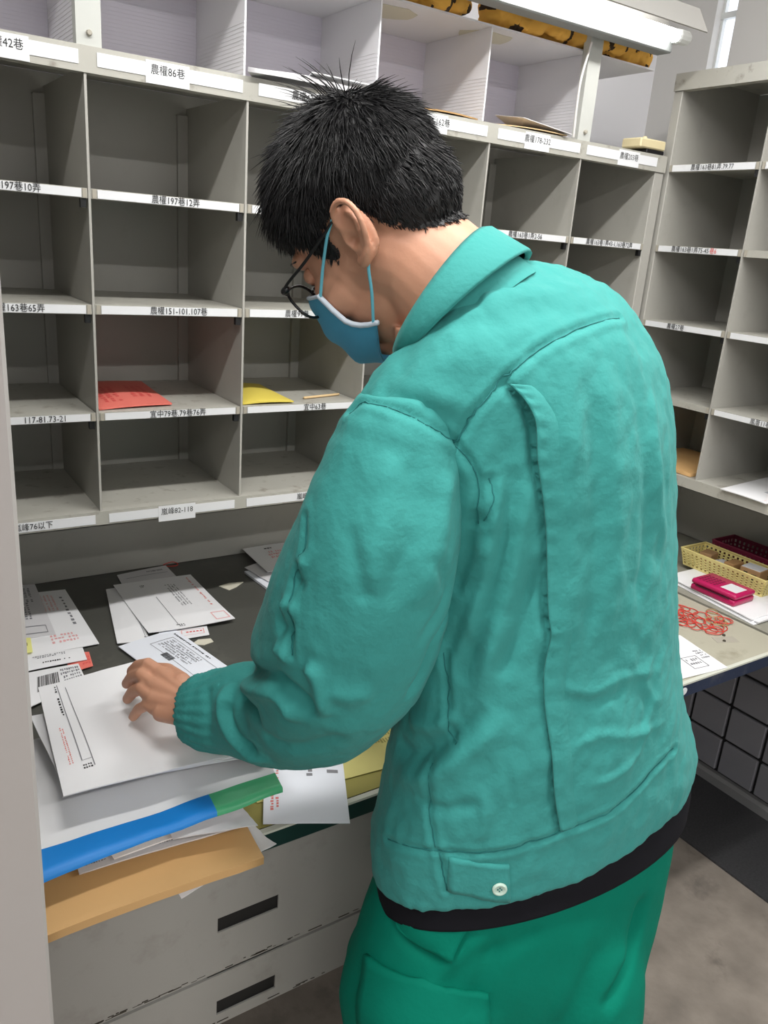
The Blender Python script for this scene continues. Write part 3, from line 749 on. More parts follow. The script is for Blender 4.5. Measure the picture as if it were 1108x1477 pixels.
LBL = ['lowest of the white window envelopes on the plastic mailer', 'white envelope under the topmost two, its curved edge showing at the front', 'wide white envelope second from the top of the mail pile']
for k in range(3):
    c4 = [[(-0.1720, -0.6180, 0.8880), (0.0990, -0.6720, 0.8840), (0.0880, -0.4560, 0.8900), (-0.2080, -0.4380, 0.8900)], [(-0.2020, -0.6370, 0.8980), (0.0830, -0.6790, 0.8940), (0.0770, -0.4820, 0.9000), (-0.2200, -0.4410, 0.9000)], [(-0.2180, -0.6560, 0.9080), (0.0690, -0.6840, 0.9050), (0.0590, -0.4950, 0.9120), (-0.2260, -0.4550, 0.9120)]][k]
    o, at = sheet('envelope', LBL[k], 'envelope', c4, M['paper'], 0.0022, 0.006 + 0.003 * k, wave=0.003, nx=12, ny=12)
marks(o, at, glyphs(0.35, 0.05, 0.98, 0.09, 1, 44), M['pink_ink'])
o, at = sheet('envelope', 'topmost white envelope of the pile, pressed by the moving hand', 'envelope', [(-0.2270, -0.6770, 0.9210), (-0.0070, -0.6850, 0.9180), (-0.0430, -0.4170, 0.9400), (-0.2060, -0.4150, 0.9300)], M['paper'], 0.0016, 0.010, wave=0.003, curl=(0.002, 0.0, 0.006, 0.004), nx=14, ny=14)
marks(o, at, [(0.150, 0.22, 0.157, 0.97), (0.215, 0.16, 0.221, 0.92), (0.150, 0.22, 0.218, 0.223)], M['grey_ink'])
marks(o, at, glyphs(0.072, 0.22, 0.105, 0.56, 2, 20, 'v', 0.5), M['red_soft']); marks(o, at, glyphs(0.15, 0.15, 0.21, 0.19, 2, 4) + glyphs(0.120, 0.66, 0.145, 0.97, 1, 12, 'v'), M['ink'])

# slips in the pigeonholes
o, at = sheet('notice_slip', 'salmon-red slip in a lower pigeonhole', 'slip', [(0.008, 0.018, 1.2662), (0.160, 0.034, 1.2662), (0.178, 0.300, 1.2662), (0.022, 0.300, 1.2662)], M['red_paper'], 0.003, 0.008, curl=(0.0, 0.002, 0, 0))
marks(o, at, glyphs(0.12, 0.15, 0.40, 0.7, 3, 9, 'v') + glyphs(0.55, 0.25, 0.85, 0.7, 3, 7, 'v'), M['red_ink'])
o, at = sheet('notice_slip', 'yellow slip in the pigeonhole right of the red one', 'slip', [(0.306, 0.010, 1.2662), (0.428, 0.006, 1.2662), (0.445, 0.225, 1.2662), (0.330, 0.235, 1.2662)], M['yellow_paper'], 0.003, 0.010, curl=(0.0, 0.002, 0, 0))
pn = mesh('wooden_stick', sweep([(0.475, 0.045, 1.2690), (0.580, 0.070, 1.2690)], 0.003, 8), M['kraft_light'], None, True); tag(pn, 'thin pale stick lying right of the yellow slip', 'stick')
o, at = sheet('envelope', 'brown envelope low in the right-hand shelf beside the jacket', 'envelope', [(1.540, -0.255, 1.0655), (1.538, -0.020, 1.0655), (1.80, -0.030, 1.0655), (1.80, -0.255, 1.0655)], M['kraft'], 0.010, 0.004)
o, at = sheet('envelope', 'white envelope jutting from the bottom of the right-hand shelf', 'envelope', [(1.512, -0.505, 1.067), (1.512, -0.372, 1.067), (1.78, -0.343, 1.067), (1.78, -0.50, 1.067)], M['paper'], 0.002, 0.004)
marks(o, at, glyphs(0.10, 0.04, 0.14, 0.10, 1, 2), M['pink_ink']); mesh('address_window', ([tuple(at(u, v, 0.0004)) for u, v in ((0.06, 0.30), (0.40, 0.30), (0.40, 0.62), (0.06, 0.62))], [(0, 1, 2, 3)]), M['window'], o)

# papers and bits on the ledge of the top panel
LZ = ZT + 0.0006
sheet('magazine', 'grey folded papers on the ledge above the third pigeonhole', 'papers', [(0.290, -0.022, LZ + .002), (0.560, -0.020, LZ + .001), (0.570, 0.026, LZ + .001), (0.325, 0.026, LZ + .001)], M['paper_grey'], 0.008, 0.012, curl=(0.002, 0, 0, 0))
sheet('envelope', 'white envelope on top of the grey folded papers', 'envelope', [(0.420, -0.030, LZ + .022), (0.640, -0.010, LZ + .0225), (0.598, 0.027, LZ + .0225), (0.440, 0.027, LZ + .022)], M['paper'], 0.002, 0.002)
sheet('envelope', 'brown envelope on the ledge behind the head', 'envelope', [(0.690, 0.006, LZ), (0.862, 0.000, LZ), (0.840, 0.150, LZ), (0.720, 0.150, LZ)], M['kraft_dark'], 0.003, 0.012)
o, at = sheet('envelope', 'opened kraft envelope with a grey flap on the ledge', 'envelope', [(0.925, 0.010, LZ), (1.135, -0.010, LZ + .001), (1.110, 0.170, LZ), (0.950, 0.170, LZ)], M['kraft_light'], 0.002, 0.010)
mesh('flap', ([tuple(at(u, v, h)) for u, v, h in ((0.36, 0.00, 0.020), (1.02, -0.05, 0.003), (1.0, 0.8, 0.003), (0.46, 0.8, 0.034), (0.36, 0.00, 0.0185), (1.02, -0.05, 0.0015), (1.0, 0.8, 0.0015), (0.46, 0.8, 0.0325))], [(0, 1, 2, 3), (7, 6, 5, 4), (0, 4, 5, 1), (1, 5, 6, 2), (2, 6, 7, 3), (3, 7, 4, 0)]), M['paper_grey'], o)
bx = thing('stamp_pad', (1.455, 0.012, LZ), 'cream stamp box on a black base at the right end of the ledge', 'stamp box')
mesh('base', bbox(-0.018, 0.052, -0.014, 0.045, 0.0, 0.010, 0.002), M['black'], bx)
mesh('lid', bbox(-0.048, 0.052, -0.016, 0.050, 0.0105, 0.034, 0.003), M['cream'], bx)
mesh('knob', sweep([(0.0, 0.015, 0.034), (0.0, 0.015, 0.039)], 0.006, 10), M['cream'], bx, True)

# crumpled tiger-patterned plush bundles lying on the white top sheet
def bundle(name, label, lumps, seed):
    parts = []
    rs = random.Random(seed)
    for (x, y, z, r, sx) in lumps: parts.append(ellipsoid((x, y, z), (r * sx, r * 1.0, r * 0.72), 18, 12))
    me = remesh(parts, 0.005, 2)
    v, n = mesh_np(me)
    d = np.array([noise.noise(Vector(p * 24)) * 0.016 + abs(noise.noise(Vector(p * 55))) * 0.009 for p in v])
    v = v + n * d[:, None]
    v[:, 2] = np.maximum(v[:, 2], TOPZ + 0.0006)
    set_np(me, v)
    o = link(name, me, [M['tiger'], M['stripe']], None, True)
    c = v.mean(0); c[2] = TOPZ; set_np(me, v - c); o.location = c
    for p in me.polygons:
        q = np.array(p.center) + c
        s = noise.noise(Vector((q[0] * 34 + seed, q[1] * 9, q[2] * 22))) + 0.35 * noise.noise(Vector(q * 60))
        p.material_index = 1 if s > 0.27 else 0
    tag(o, label, 'plush bundle')
bundle('plush_bundle', 'brown and yellow rounded plush bundle left of the lamp', [(0.60, 0.078, 2.132, 0.046, 1.3), (0.68, 0.070, 2.134, 0.048, 1.2), (0.75, 0.062, 2.132, 0.046, 1.1), (0.805, 0.058, 2.132, 0.042, 1.0), (0.70, 0.12, 2.15, 0.055, 1.5)], 3)
bundle('plush_bundle', 'long orange tiger-patterned bundle under the lamp', [(0.945, 0.068, 2.134, 0.046, 1.2), (1.02, 0.062, 2.134, 0.044, 1.5), (1.11, 0.062, 2.136, 0.046, 1.6), (1.20, 0.060, 2.134, 0.044, 1.5), (1.29, 0.056, 2.132, 0.042, 1.6), (1.36, 0.058, 2.130, 0.040, 1.5), (1.415, 0.056, 2.124, 0.032, 1.2), (1.17, 0.13, 2.16, 0.06, 3.0)], 9)

# ------------------------------------------------------------------ right-hand table top
bk = thing('basket', (1.643, -0.378, CZ + 0.0135), 'pale yellow perforated plastic basket in front of the maroon one', 'basket')
bk2 = thing('basket', (1.772, -0.385, CZ + 0.0005), 'maroon perforated basket behind the yellow one', 'basket')
def basket(root, lx, ly, h, flare, m, nh):
    """walls with rows of square holes: front/back walls run along y"""
    def wall(p0, p1, q0, q1, n, rows, t=0.0022):
        p0, p1, q0, q1 = (np.array(x, float) for x in (p0, p1, q0, q1))   # bottom start/end, top start/end
        nrm = np.cross(p1 - p0, q0 - p0); nrm = nrm / np.linalg.norm(nrm) * t
        V, F = [], []
        def slab(u0, u1, v0, v1):
            def P(u, v): return (1 - v) * ((1 - u) * p0 + u * p1) + v * ((1 - u) * q0 + u * q1)
            b = len(V)
            a = [P(u0, v0), P(u1, v0), P(u1, v1), P(u0, v1)]
            V.extend([tuple(x) for x in a] + [tuple(x + nrm) for x in a])
            F.extend([(b, b + 1, b + 2, b + 3), (b + 7, b + 6, b + 5, b + 4), (b, b + 4, b + 5, b + 1), (b + 1, b + 5, b + 6, b + 2), (b + 2, b + 6, b + 7, b + 3), (b + 3, b + 7, b + 4, b)])
        hv = (1 - 0.10 - 0.14) / rows
        slab(0, 1, 0, 0.10); slab(0, 1, 0.86, 1)
        for r in range(1, rows): slab(0, 1, 0.10 + r * hv - 0.032, 0.10 + r * hv + 0.032)
        for k in range(n + 1):
            u = k / n; w = 0.26 / n
            slab(max(0, u - w), min(1, u + w), 0.10, 0.86)
        return V, F
    a, b = lx / 2, ly / 2; A, B = a + flare, b + flare
    mesh('floor_plate', box(-a, a, -b, b, 0.0, 0.002), m, root)
    ny, nx = nh
    mesh('basket_wall', wall((-a, b, 0), (-a, -b, 0), (-A, B, h), (-A, -B, h), ny, 5), m, root)
    mesh('basket_wall', wall((a, -b, 0), (a, b, 0), (A, -B, h), (A, B, h), ny, 5), m, root)
    mesh('basket_wall', wall((-a, -b, 0), (a, -b, 0), (-A, -B, h), (A, -B, h), nx, 5), m, root)
    mesh('basket_wall', wall((a, b, 0), (-a, b, 0), (A, B, h), (-A, B, h), nx, 5), m, root)
    rim = [(-A, -B, h), (A, -B, h), (A, B, h), (-A, B, h), (-A, -B, h)]
    mesh('rim', join(*[sweep([rim[i], rim[i + 1]], 0.0028, 8) for i in range(4)]), m, root, True)
basket(bk, 0.092, 0.250, 0.050, 0.010, M['basket'], (18, 7))
basket(bk2, 0.090, 0.250, 0.072, 0.008, M['maroon'], (18, 7))
def carton(name, label, cat, loc, rz, d, m, lab=None, cap=None):
    t = thing(name, loc, label, cat, rz)
    mesh('body', bbox(-d[0] / 2, d[0] / 2, -d[1] / 2, d[1] / 2, 0, d[2], 0.0015), m, t)
    if cap: mesh('top_label', box(-d[0] * 0.46, d[0] * 0.46, -d[1] * 0.46, d[1] * 0.46, d[2], d[2] + 0.0012), cap, t)
    if lab: mesh('side_mark', join(box(-d[0] / 2 - 0.0006, -d[0] / 2, -d[1] * 0.35, -d[1] * 0.08, d[2] * 0.3, d[2] * 0.75), box(-d[0] / 2 - 0.0006, -d[0] / 2, d[1] * 0.10, d[1] * 0.3, d[2] * 0.45, d[2] * 0.8)), lab, t)
    return t
bz = CZ + 0.0162
carton('carton', 'brown cardboard box with white top labels in the yellow basket', 'box', (1.648, -0.440, bz), 0.1, (0.050, 0.058, 0.050), M['card_brown'], M['ink'], M['label'])
carton('carton', 'narrow wooden block left of the labelled box in the basket', 'box', (1.646, -0.378, bz), 0.0, (0.052, 0.030, 0.044), M['wood'])
carton('carton', 'small grey-topped wooden block in the middle of the basket', 'box', (1.640, -0.342, bz), -0.2, (0.050, 0.036, 0.030), M['wood'], None, M['paper_grey'])
carton('carton', 'dark brown block at the left end of the basket', 'box', (1.655, -0.290, bz), 0.15, (0.045, 0.036, 0.040), M['card_brown'])
st = mesh('rubber_stamp', sweep([(1.617, -0.484, bz + 0.012), (1.660, -0.486, bz + 0.012)], 0.011, 12), M['kraft_light'], None, True, origin=(1.64, -0.485, bz + .001)); tag(st, 'pale round stamp lying at the right end of the basket', 'stamp')

PSTK = ['bottom sheet of the white paper stack under the magenta case', 'second white sheet from the bottom under the magenta case', 'third white sheet from the bottom under the magenta case', 'top white sheet directly under the magenta case']
for k in range(4):
    dx, dy = [(0, 0), (0.006, 0.008), (0.012, -0.004), (0.004, 0.010)][k]
    sheet('paper_sheet', PSTK[k], 'paper', [(1.436 + dx, -0.590 + dy, CZ + .001 + .003 * k), (1.690 + dx, -0.590 + dy, CZ + .001 + .003 * k), (1.70 + dx, -0.300 + dy, CZ + .001 + .003 * k), (1.470 + dx, -0.300 + dy, CZ + .001 + .003 * k)], M['paper'], 0.0026, 0.0)
mg = thing('stamp_case', (1.503, -0.447, CZ + 0.0136), 'magenta hinged plastic case with a white label on the paper stack', 'case', 0.03)
mesh('base', bbox(-0.046, 0.046, -0.066, 0.066, 0.0, 0.016, 0.004, 2), M['magenta'], mg, True)
lid = mesh('lid', bbox(-0.047, 0.047, -0.067, 0.067, 0.0175, 0.032, 0.006, 2), M['magenta'], mg, True)
mesh('label', box(-0.030, 0.020, -0.056, -0.010, 0.0316, 0.0326), M['label'], lid)
vf = [box(-0.034 + 0.011 * i, -0.028 + 0.011 * i, 0.004 + 0.011 * j, 0.010 + 0.011 * j, 0.0316, 0.0325) for i in range(5) for j in range(5)]
mesh('grip_holes', join(*vf), M['maroon'], lid)
mesh('hinge', sweep([(-0.0475, -0.05, 0.0168), (-0.0475, 0.05, 0.0168)], 0.0012, 6), M['black'], mg)

band_me = {}
for key in ('band_red', 'band_tan'):
    for var in range(2):
        r1, r2 = [(0.026, 0.017), (0.022, 0.020)][var]
        pts = [(r1 * math.cos(a) * (1 + 0.08 * math.sin(3 * a + var)), r2 * math.sin(a), 0.0012 + 0.0009 * math.sin(2 * a)) for a in np.linspace(0, 2 * PI, 18, endpoint=False)]
        pts.append(pts[0])
        v, f = sweep(pts, 0.0012, 6, caps=False)
        me = bpy.data.meshes.new('rubber_band'); me.from_pydata(v, [], f); me.materials.append(M[key]); me.polygons.foreach_set('use_smooth', [True] * len(f))
        band_me[(key, var)] = me
bands = []
for k in range(34):
    ang = random.random() * 6.28; rr = math.sqrt(random.random())
    bands.append((1.325 + 0.090 * rr * math.cos(ang), -0.475 + 0.095 * rr * math.sin(ang)))
for k, (x, y) in enumerate(bands):
    key = 'band_tan' if k % 5 == 3 else 'band_red'
    o = bpy.data.objects.new('rubber_band', band_me[(key, k % 2)]); COL.objects.link(o)
    o.location = (x, y, CZ + 0.0006 + 0.0006 * (k % 7)); o.rotation_euler = (0, 0, random.random() * 6.28)
    s = 0.85 + 0.4 * random.random(); o.scale = (s, s, 1)
    tag(o, 'tan rubber band in the loose heap on the beige worktop' if key == 'band_tan' else 'red rubber band in the loose heap on the beige worktop', 'rubber band', 'tan rubber bands on the beige worktop' if key == 'band_tan' else 'red rubber bands on the beige worktop')
bt = bpy.data.objects.new('rubber_band', band_me[('band_tan', 1)]); COL.objects.link(bt); bt.location = (1.405, -0.492, CZ + 0.0006); bt.scale = (0.7, 0.7, 1)
tag(bt, 'lone small tan rubber band right of the red heap', 'rubber band')
o, at = sheet('envelope', 'white postmarked envelope on the front edge of the beige worktop', 'envelope', [(0.960, -0.680, CZ + .0012), (1.172, -0.700, CZ + .0012), (1.206, -0.545, CZ + .0012), (0.990, -0.520, CZ + .0012)], M['paper'], 0.0014, 0.002)
marks(o, at, frame_marks(0.60, 0.12, 0.82, 0.42, 0.012) + glyphs(0.63, 0.18, 0.80, 0.38, 2, 5) + glyphs(0.86, 0.30, 0.98, 0.55, 4, 5), M['grey_ink'])

# ------------------------------------------------------------------ the man
HS = 1.07
HR = np.array([[0.82043, -0.28652, -0.49477], [0.53606, 0.68639, 0.49143], [0.1988, -0.66841, 0.71673]]); HL = np.array((0.1279, -0.7640, 1.6309))
def H(p): return HL + HS * (HR @ np.array(p, float))
def Hs(vf): return [tuple(H(p)) for p in vf[0]], vf[1]
man = thing('person', (0.33, -0.93, 0.0), 'man in a teal work jacket sorting mail, bowed head in a blue face mask', 'person')
MO = np.array((0.33, -0.93, 0.0))
def mpart(name, me_or_vf, m, parent=None, smooth=True):
    """part of the man: geometry given in world coordinates"""
    par = parent or man
    off = MO
    if isinstance(me_or_vf, bpy.types.Mesh):
        v, _ = mesh_np(me_or_vf); set_np(me_or_vf, v - off)
        return link(name, me_or_vf, m, par, smooth)
    v = np.asarray(me_or_vf[0], float) - off
    return mesh(name, (v, me_or_vf[1]), m, par, smooth)

# head, ears, neck -- one skin
E_ = ellipsoid
head = [E_((0, -.010, .047), (.0735, .092, .0775), 40, 28), E_((0, .036, -.010), (.059, .053, .074)), E_((0, .030, -.060), (.057, .056, .050)), E_((0, .066, -.092), (.026, .020, .020)),
        E_((0, .092, -.016), (.013, .018, .022)), E_((0, .086, .008), (.010, .013, .022)), E_((0, .103, -.025), (.013, .011, .010)), E_((0, .086, -.062), (.024, .012, .010)), E_((0, .084, -.075), (.020, .011, .009)),
        E_((.040, .056, -.024), (.021, .029, .030)), E_((-.040, .056, -.024), (.021, .029, .030)), E_((0, .076, .030), (.046, .016, .014)), E_((0, -.046, .006), (.060, .058, .060))]
for s in (1, -1):
    e0 = np.array((s * .0775, -.012, 0.0))
    def ep(p, q, out):
        p, q = 0.90 * (p * .927 - q * .375) - .004, 0.92 * (q * .927 + p * .375)
        return e0 + np.array((s * (out * 0.9 - 0.004 + 0.10 * (-p)), p, q))
    helix = [ep(*x) for x in ((.008, .004, .003), (.015, .016, .006), (.012, .029, .010), (-.001, .036, .014), (-.015, .031, .018), (-.022, .016, .019), (-.021, -.001, .017), (-.015, -.017, .012), (-.007, -.027, .008), (.001, -.032, .005), (.006, -.027, .002))]
    head.append(sweep(spline(helix, 3), [.0036] * 21 + [.0046, .0055, .006, .0062, .006, .0055, .005, .0045, .004, .004], 10))
    anti = [ep(*x) for x in ((-.003, .024, .007), (-.012, .015, .011), (-.013, .002, .011), (-.009, -.011, .008), (-.001, -.018, .005))]
    head.append(sweep(spline(anti, 3), .0036, 8))
    head.append(E_(tuple(ep(.010, -.004, .005)), (.004, .0045, .006), 12, 8)); head.append(E_(tuple(ep(-.004, .002, .001)), (.005, .019, .031), 16, 12))
head_w = [Hs(x) for x in head]
NB = np.array((0.1908, -0.8572, 1.5567))
neck = sweep([H((0, .010, -.010)), H((0, -.020, -.055)), (H((0, -.035, -.095)) * 0.55 + NB * 0.45), NB, NB + np.array((0.03, -0.01, -0.10))], [.066, .067, .070, .080, .095], 28)
me_head = remesh(head_w + [neck], 0.0026, 5, 0.5)
hv0, hn0 = mesh_np(me_head)
for s in (1, -1):                                   # hollow of the ear
    for c, dep, w in (((s * .083, -.0105, -.004), .010, .0062), ((s * .088, -.022, .014), .004, .0050)):
        cw = H(c); k = np.exp(-(np.linalg.norm(hv0 - cw, axis=1) / (w * HS)) ** 2)
        hv0 = hv0 - (k * dep * HS * s)[:, None] * HR[:, 0]
set_np(me_head, hv0)

# left hand on the mail, right hand behind the body: forearm, palm and five fingers in one skin
def hand(wrist, elbow, knuckles, tips, thumb, sc=1.0):
    wrist, elbow = np.array(wrist), np.array(elbow)
    K = [np.array(k) for k in knuckles]; kc = sum(K) / 4
    parts = [sweep([elbow, elbow * 0.4 + wrist * 0.6, wrist], [.040, .036, .027], 18)]
    for k in K:
        mid = wrist * 0.55 + k * 0.45
        parts.append(sweep([wrist + (k - kc) * 0.35, mid + (k - kc) * 0.15, k], [.0185, .0165, .0125], 12))
    fr = [.0098, .0102, .0098, .0086]
    for k, t, r in zip(K, tips, fr):
        t = np.array(t); mid = (k + t) / 2; up = np.array((0, 0, 1.0))
        bend = np.linalg.norm(t - k) * 0.22
        p1 = k * 0.55 + t * 0.45 + up * bend; p2 = k * 0.22 + t * 0.78 + up * bend * 0.7
        parts.append(sweep([k, p1, p2, t], [r * 1.12, r * 1.02, r * 0.94, r * 0.80], 10))
    th = [np.array(x) for x in thumb]
    parts.append(sweep(th, [.015, .0125, .0112, .0092], 10))
    return remesh(parts, 0.0022, 4, 0.5)
LW = np.array((-0.0532, -0.6715, 1.0019)); LE = np.array((0.0608, -0.8261, 1.0804))
me_lh = hand(LW, LE, [(-0.0703, -0.5847, 1.0141), (-0.0845, -0.5972, 1.0064), (-0.0912, -0.6179, 0.9974), (-0.0897, -0.6427, 0.9891)],
             [(-0.0959, -0.5297, 0.9963), (-0.1039, -0.5314, 0.9784), (-0.1087, -0.5503, 0.9645), (-0.1103, -0.5819, 0.9531)],
             [(-0.0529, -0.6217, 1.0148), (-0.0561, -0.5660, 1.0053), (-0.0642, -0.5336, 0.9928), (-0.0744, -0.5120, 0.9818)])
RS = np.array((0.455, -0.880, 1.455)); REl = np.array((0.470, -0.780, 1.135)); RWr = np.array((0.330, -0.610, 1.00))
me_rh = hand(RWr, REl, [(0.262, -0.560, 1.000), (0.275, -0.545, 1.004), (0.290, -0.532, 1.002), (0.305, -0.522, 0.996)],
             [(0.215, -0.520, 0.955), (0.228, -0.502, 0.950), (0.246, -0.488, 0.950), (0.268, -0.480, 0.955)],
             [(0.30, -0.60, 0.99), (0.262, -0.600, 0.985), (0.236, -0.585, 0.965), (0.220, -0.565, 0.950)])
# torso and legs under the clothes
core = remesh([ring_loft([((.24, -.90, .80), (.44, -.97, .80), (.30, -1.01, .82)), ((.20, -.89, 1.0), (.46, -.97, 1.02), (.27, -1.02, 1.03)), ((.17, -.88, 1.25), (.43, -.95, 1.30), (.24, -1.00, 1.28)), ((.13, -.90, 1.43), (.37, -.91, 1.47), (.20, -.95, 1.46)), ((.17, -.88, 1.51), (.26, -.88, 1.53), (.21, -.93, 1.52))], 24),
               sweep([(0.2173, -0.9228, 0.7254), (0.2087, -0.9304, 0.5968), (0.235, -0.885, 0.46), (0.245, -0.885, 0.22), (0.25, -0.89, 0.06)], [.075, .072, .060, .050, .042], 16),
               sweep([(0.3665, -0.9713, 0.7470), (0.3791, -1.0058, 0.6034), (0.425, -0.945, 0.46), (0.445, -0.94, 0.22), (0.45, -0.945, 0.06)], [.075, .072, .060, .050, .042], 16)], 0.010, 3)
bm = bmesh.new()
for me in (me_head, me_lh, me_rh, core): bm.from_mesh(me)
body_me = bpy.data.meshes.new('body'); bm.to_mesh(body_me); bm.free()
nh_ = len(me_head.vertices)
hv, hn = mesh_np(me_head)
mpart('body', body_me, M['skin'])

# hair: a cap lifted off the scalp plus short strands
hloc = (hv - HL) @ HR / HS
hnl = hn @ HR
zlim = np.interp(hloc[:, 1], [-.10, -.085, -.060, -.040, -.034, -.028, .012, .020, .034, .048, .062, .080, .100], [-.056, -.054, -.038, -.012, .004, .028, .028, -.006, .000, .030, .046, .046, .046])
side = np.abs(hloc[:, 0]) > .066
ear = (np.abs(hloc[:, 0]) > .0735) & (hloc[:, 1] > -.044) & (hloc[:, 1] < .010) & (hloc[:, 2] < .040) & (hloc[:, 2] > -.04)
inhair = (hloc[:, 2] > zlim) & ~ear
depth_in = np.clip((hloc[:, 2] - zlim) / .055, 0, 1)
fade = np.clip((hloc[:, 2] + .02) / .09, 0.08, 1)
thick = 0.0012 + 0.0072 * depth_in * fade
capv = hv + hn * (thick * HS)[:, None]
capv += hn * np.array([noise.noise(Vector(p * 90)) * 0.0022 if h else 0 for p, h in zip(hv, inhair)])[:, None]
keep = np.nonzero(inhair)[0]; remap = -np.ones(nh_, int); remap[keep] = np.arange(len(keep))
cap_f = [tuple(int(remap[i]) for i in p.vertices) for p in me_head.polygons if all(inhair[i] for i in p.vertices)]
NS = 11000
pick = rng.choice(keep, NS)
base = hv[pick] + hn[pick] * (thick[pick] * HS * 0.75)[:, None] + rng.normal(0, 0.0010, (NS, 3))
loc = hloc[pick]; nl = hnl[pick]
whorl = np.array((0.0, -.060, .110))
flow = loc - whorl; flow /= np.linalg.norm(flow, axis=1)[:, None] + 1e-9
flow = flow + np.array((0, 0.25, 0.0)) * np.clip(loc[:, 1:2] / .06, 0, 1)
flow[:, 2] -= 0.35 * np.clip((.09 - loc[:, 2]) / .08, 0, 1)
flow -= nl * (flow * nl).sum(1)[:, None]; flow /= np.linalg.norm(flow, axis=1)[:, None] + 1e-9
topness = np.clip((loc[:, 2] - .03) / .08, 0, 1)
front = np.clip((loc[:, 1] - .03) / .05, 0, 1)
length = (0.006 + 0.014 * depth_in[pick] + 0.006 * topness + 0.014 * front * depth_in[pick]) * rng.uniform(0.65, 1.15, NS) * (0.5 + 0.5 * fade[pick])
lift = 0.16 + 0.20 * rng.random(NS) + 0.10 * topness * (1 - front)
spike = (np.linalg.norm(loc - np.array((-.005, -.045, .118)), axis=1) < .022) & (rng.random(NS) < 0.09)
lift = np.where(spike, 2.2, lift); length = np.where(spike, length * 1.7, length)
jit = rng.normal(0, 0.30, (NS, 3)); jit -= nl * (jit * nl).sum(1)[:, None]
d0 = flow + nl * lift[:, None] + jit; d0 /= np.linalg.norm(d0, axis=1)[:, None]
droop = flow * 0.9 + np.array((0, 0.2, -0.25)) * front[:, None]
SV, SF = [], []
rw = (0.00055 + 0.0003 * rng.random(NS)) * HS
d0w = d0 @ HR.T; dw = droop @ HR.T
side_v = np.cross(d0w, rng.normal(0, 1, (NS, 3))); side_v /= np.linalg.norm(side_v, axis=1)[:, None]
oth = np.cross(d0w, side_v)
rings_ = []
for k, t in enumerate((0.0, 0.4, 0.75, 1.0)):
    c = base + (d0w * t + dw * 0.38 * t * t) * (length * HS)[:, None]
    r = rw * (1.0, 0.9, 0.6, 0.12)[k]
    rings_.append(np.stack([c + r[:, None] * (math.cos(a) * side_v + math.sin(a) * oth) for a in (0, 2.094, 4.189)], 1))
SV = np.stack(rings_, 1).reshape(-1, 3)               # strand, ring, corner
i0 = (np.arange(NS) * 12)[:, None, None] + (np.arange(3) * 3)[None, :, None]
kk = np.arange(3)[None, None, :]
SF = np.stack([i0 + kk, i0 + (kk + 1) % 3, i0 + 3 + (kk + 1) % 3, i0 + 3 + kk], -1).reshape(-1, 4)
nc = len(keep)
hair_me = bpy.data.meshes.new('hair')
hair_me.from_pydata([tuple(x) for x in np.concatenate([capv[keep], SV])], [], cap_f + [tuple(x) for x in (SF + nc).tolist()])
hair_me.update()
mpart('hair', hair_me, M['hair'])
for s in (1, -1):
    mpart('eyebrow', Hs(sweep(spline([(s * .014, .0925, .030), (s * .030, .0885, .034), (s * .046, .0745, .030)], 4), [.002, .0026, .003, .003, .003, .0028, .0024, .002, .0016], 8, 0.6)), M['hair'])
    eye = mpart('eye', Hs(E_((s * .031, .0745, .0090), (.0115, .0100, .0090), 18, 12)), M['eye_white'])
    mpart('iris', Hs(E_((s * .031, .0822, .005), (.0050, .0030, .0040), 12, 8)), M['iris'], eye)
    mpart('eyelid', Hs(E_((s * .031, .0760, .0095), (.0130, .0100, .0100), 16, 10)), M['skin'], eye)

# face mask
def mask_pt(s, t, out=0.0):
    cy = np.interp(t, [0, .25, .5, .78, 1], [.104, .117, .119, .108, .080]); cz = np.interp(t, [0, .25, .5, .78, 1], [.000, -.026, -.055, -.094, -.116])
    sy = np.interp(t, [0, .28, .55, .8, 1], [.066, .0650, .061, .047, .031]); sz = np.interp(t, [0, .28, .55, .8, 1], [-.016, -.038, -.057, -.070, -.077])
    k = max(0.0, math.cos(s * PI / 2)) ** 1.9
    x = (.061 - .004 * math.sin(t * PI)) * math.sin(s * PI / 2)
    p = np.array((x, sy + (cy - sy) * k, sz + (cz - sz) * k))
    p[1] += 0.0022 * math.sin(t * 6 * PI) * k
    nrm = np.array((math.sin(s * PI / 2), 0.75 * k + 0.05, -0.1)); nrm /= np.linalg.norm(nrm)
    return p + nrm * (0.003 + out)
ns, nt_ = 26, 24
V, F = [], []
for lay in (0.0, 0.0014):
    for i in range(ns + 1):
        for j in range(nt_ + 1): V.append(tuple(H(mask_pt(-1 + 2 * i / ns, j / nt_, lay))))
n1 = (ns + 1) * (nt_ + 1)
for i in range(ns):
    for j in range(nt_):
        a = i * (nt_ + 1) + j; b = a + nt_ + 1
        F.append((a, a + 1, b + 1, b)); F.append((n1 + a, n1 + b, n1 + b + 1, n1 + a + 1))
for i in range(ns):
    for j in (0, nt_):
        a = i * (nt_ + 1) + j; b = a + nt_ + 1; F.append((a, b, n1 + b, n1 + a))
for j in range(nt_):
    for i in (0, ns):
        a = i * (nt_ + 1) + j; F.append((a, a + 1, n1 + a + 1, n1 + a))
mk = mpart('face_mask', (V, F), M['mask'])
edge_path = [H(mask_pt(-1 + 2 * i / 24, 0.0, 0.0008)) for i in range(25)]
mpart('mask_rim', sweep(edge_path, 0.0022 * HS, 6), M['mask_pale'], mk)
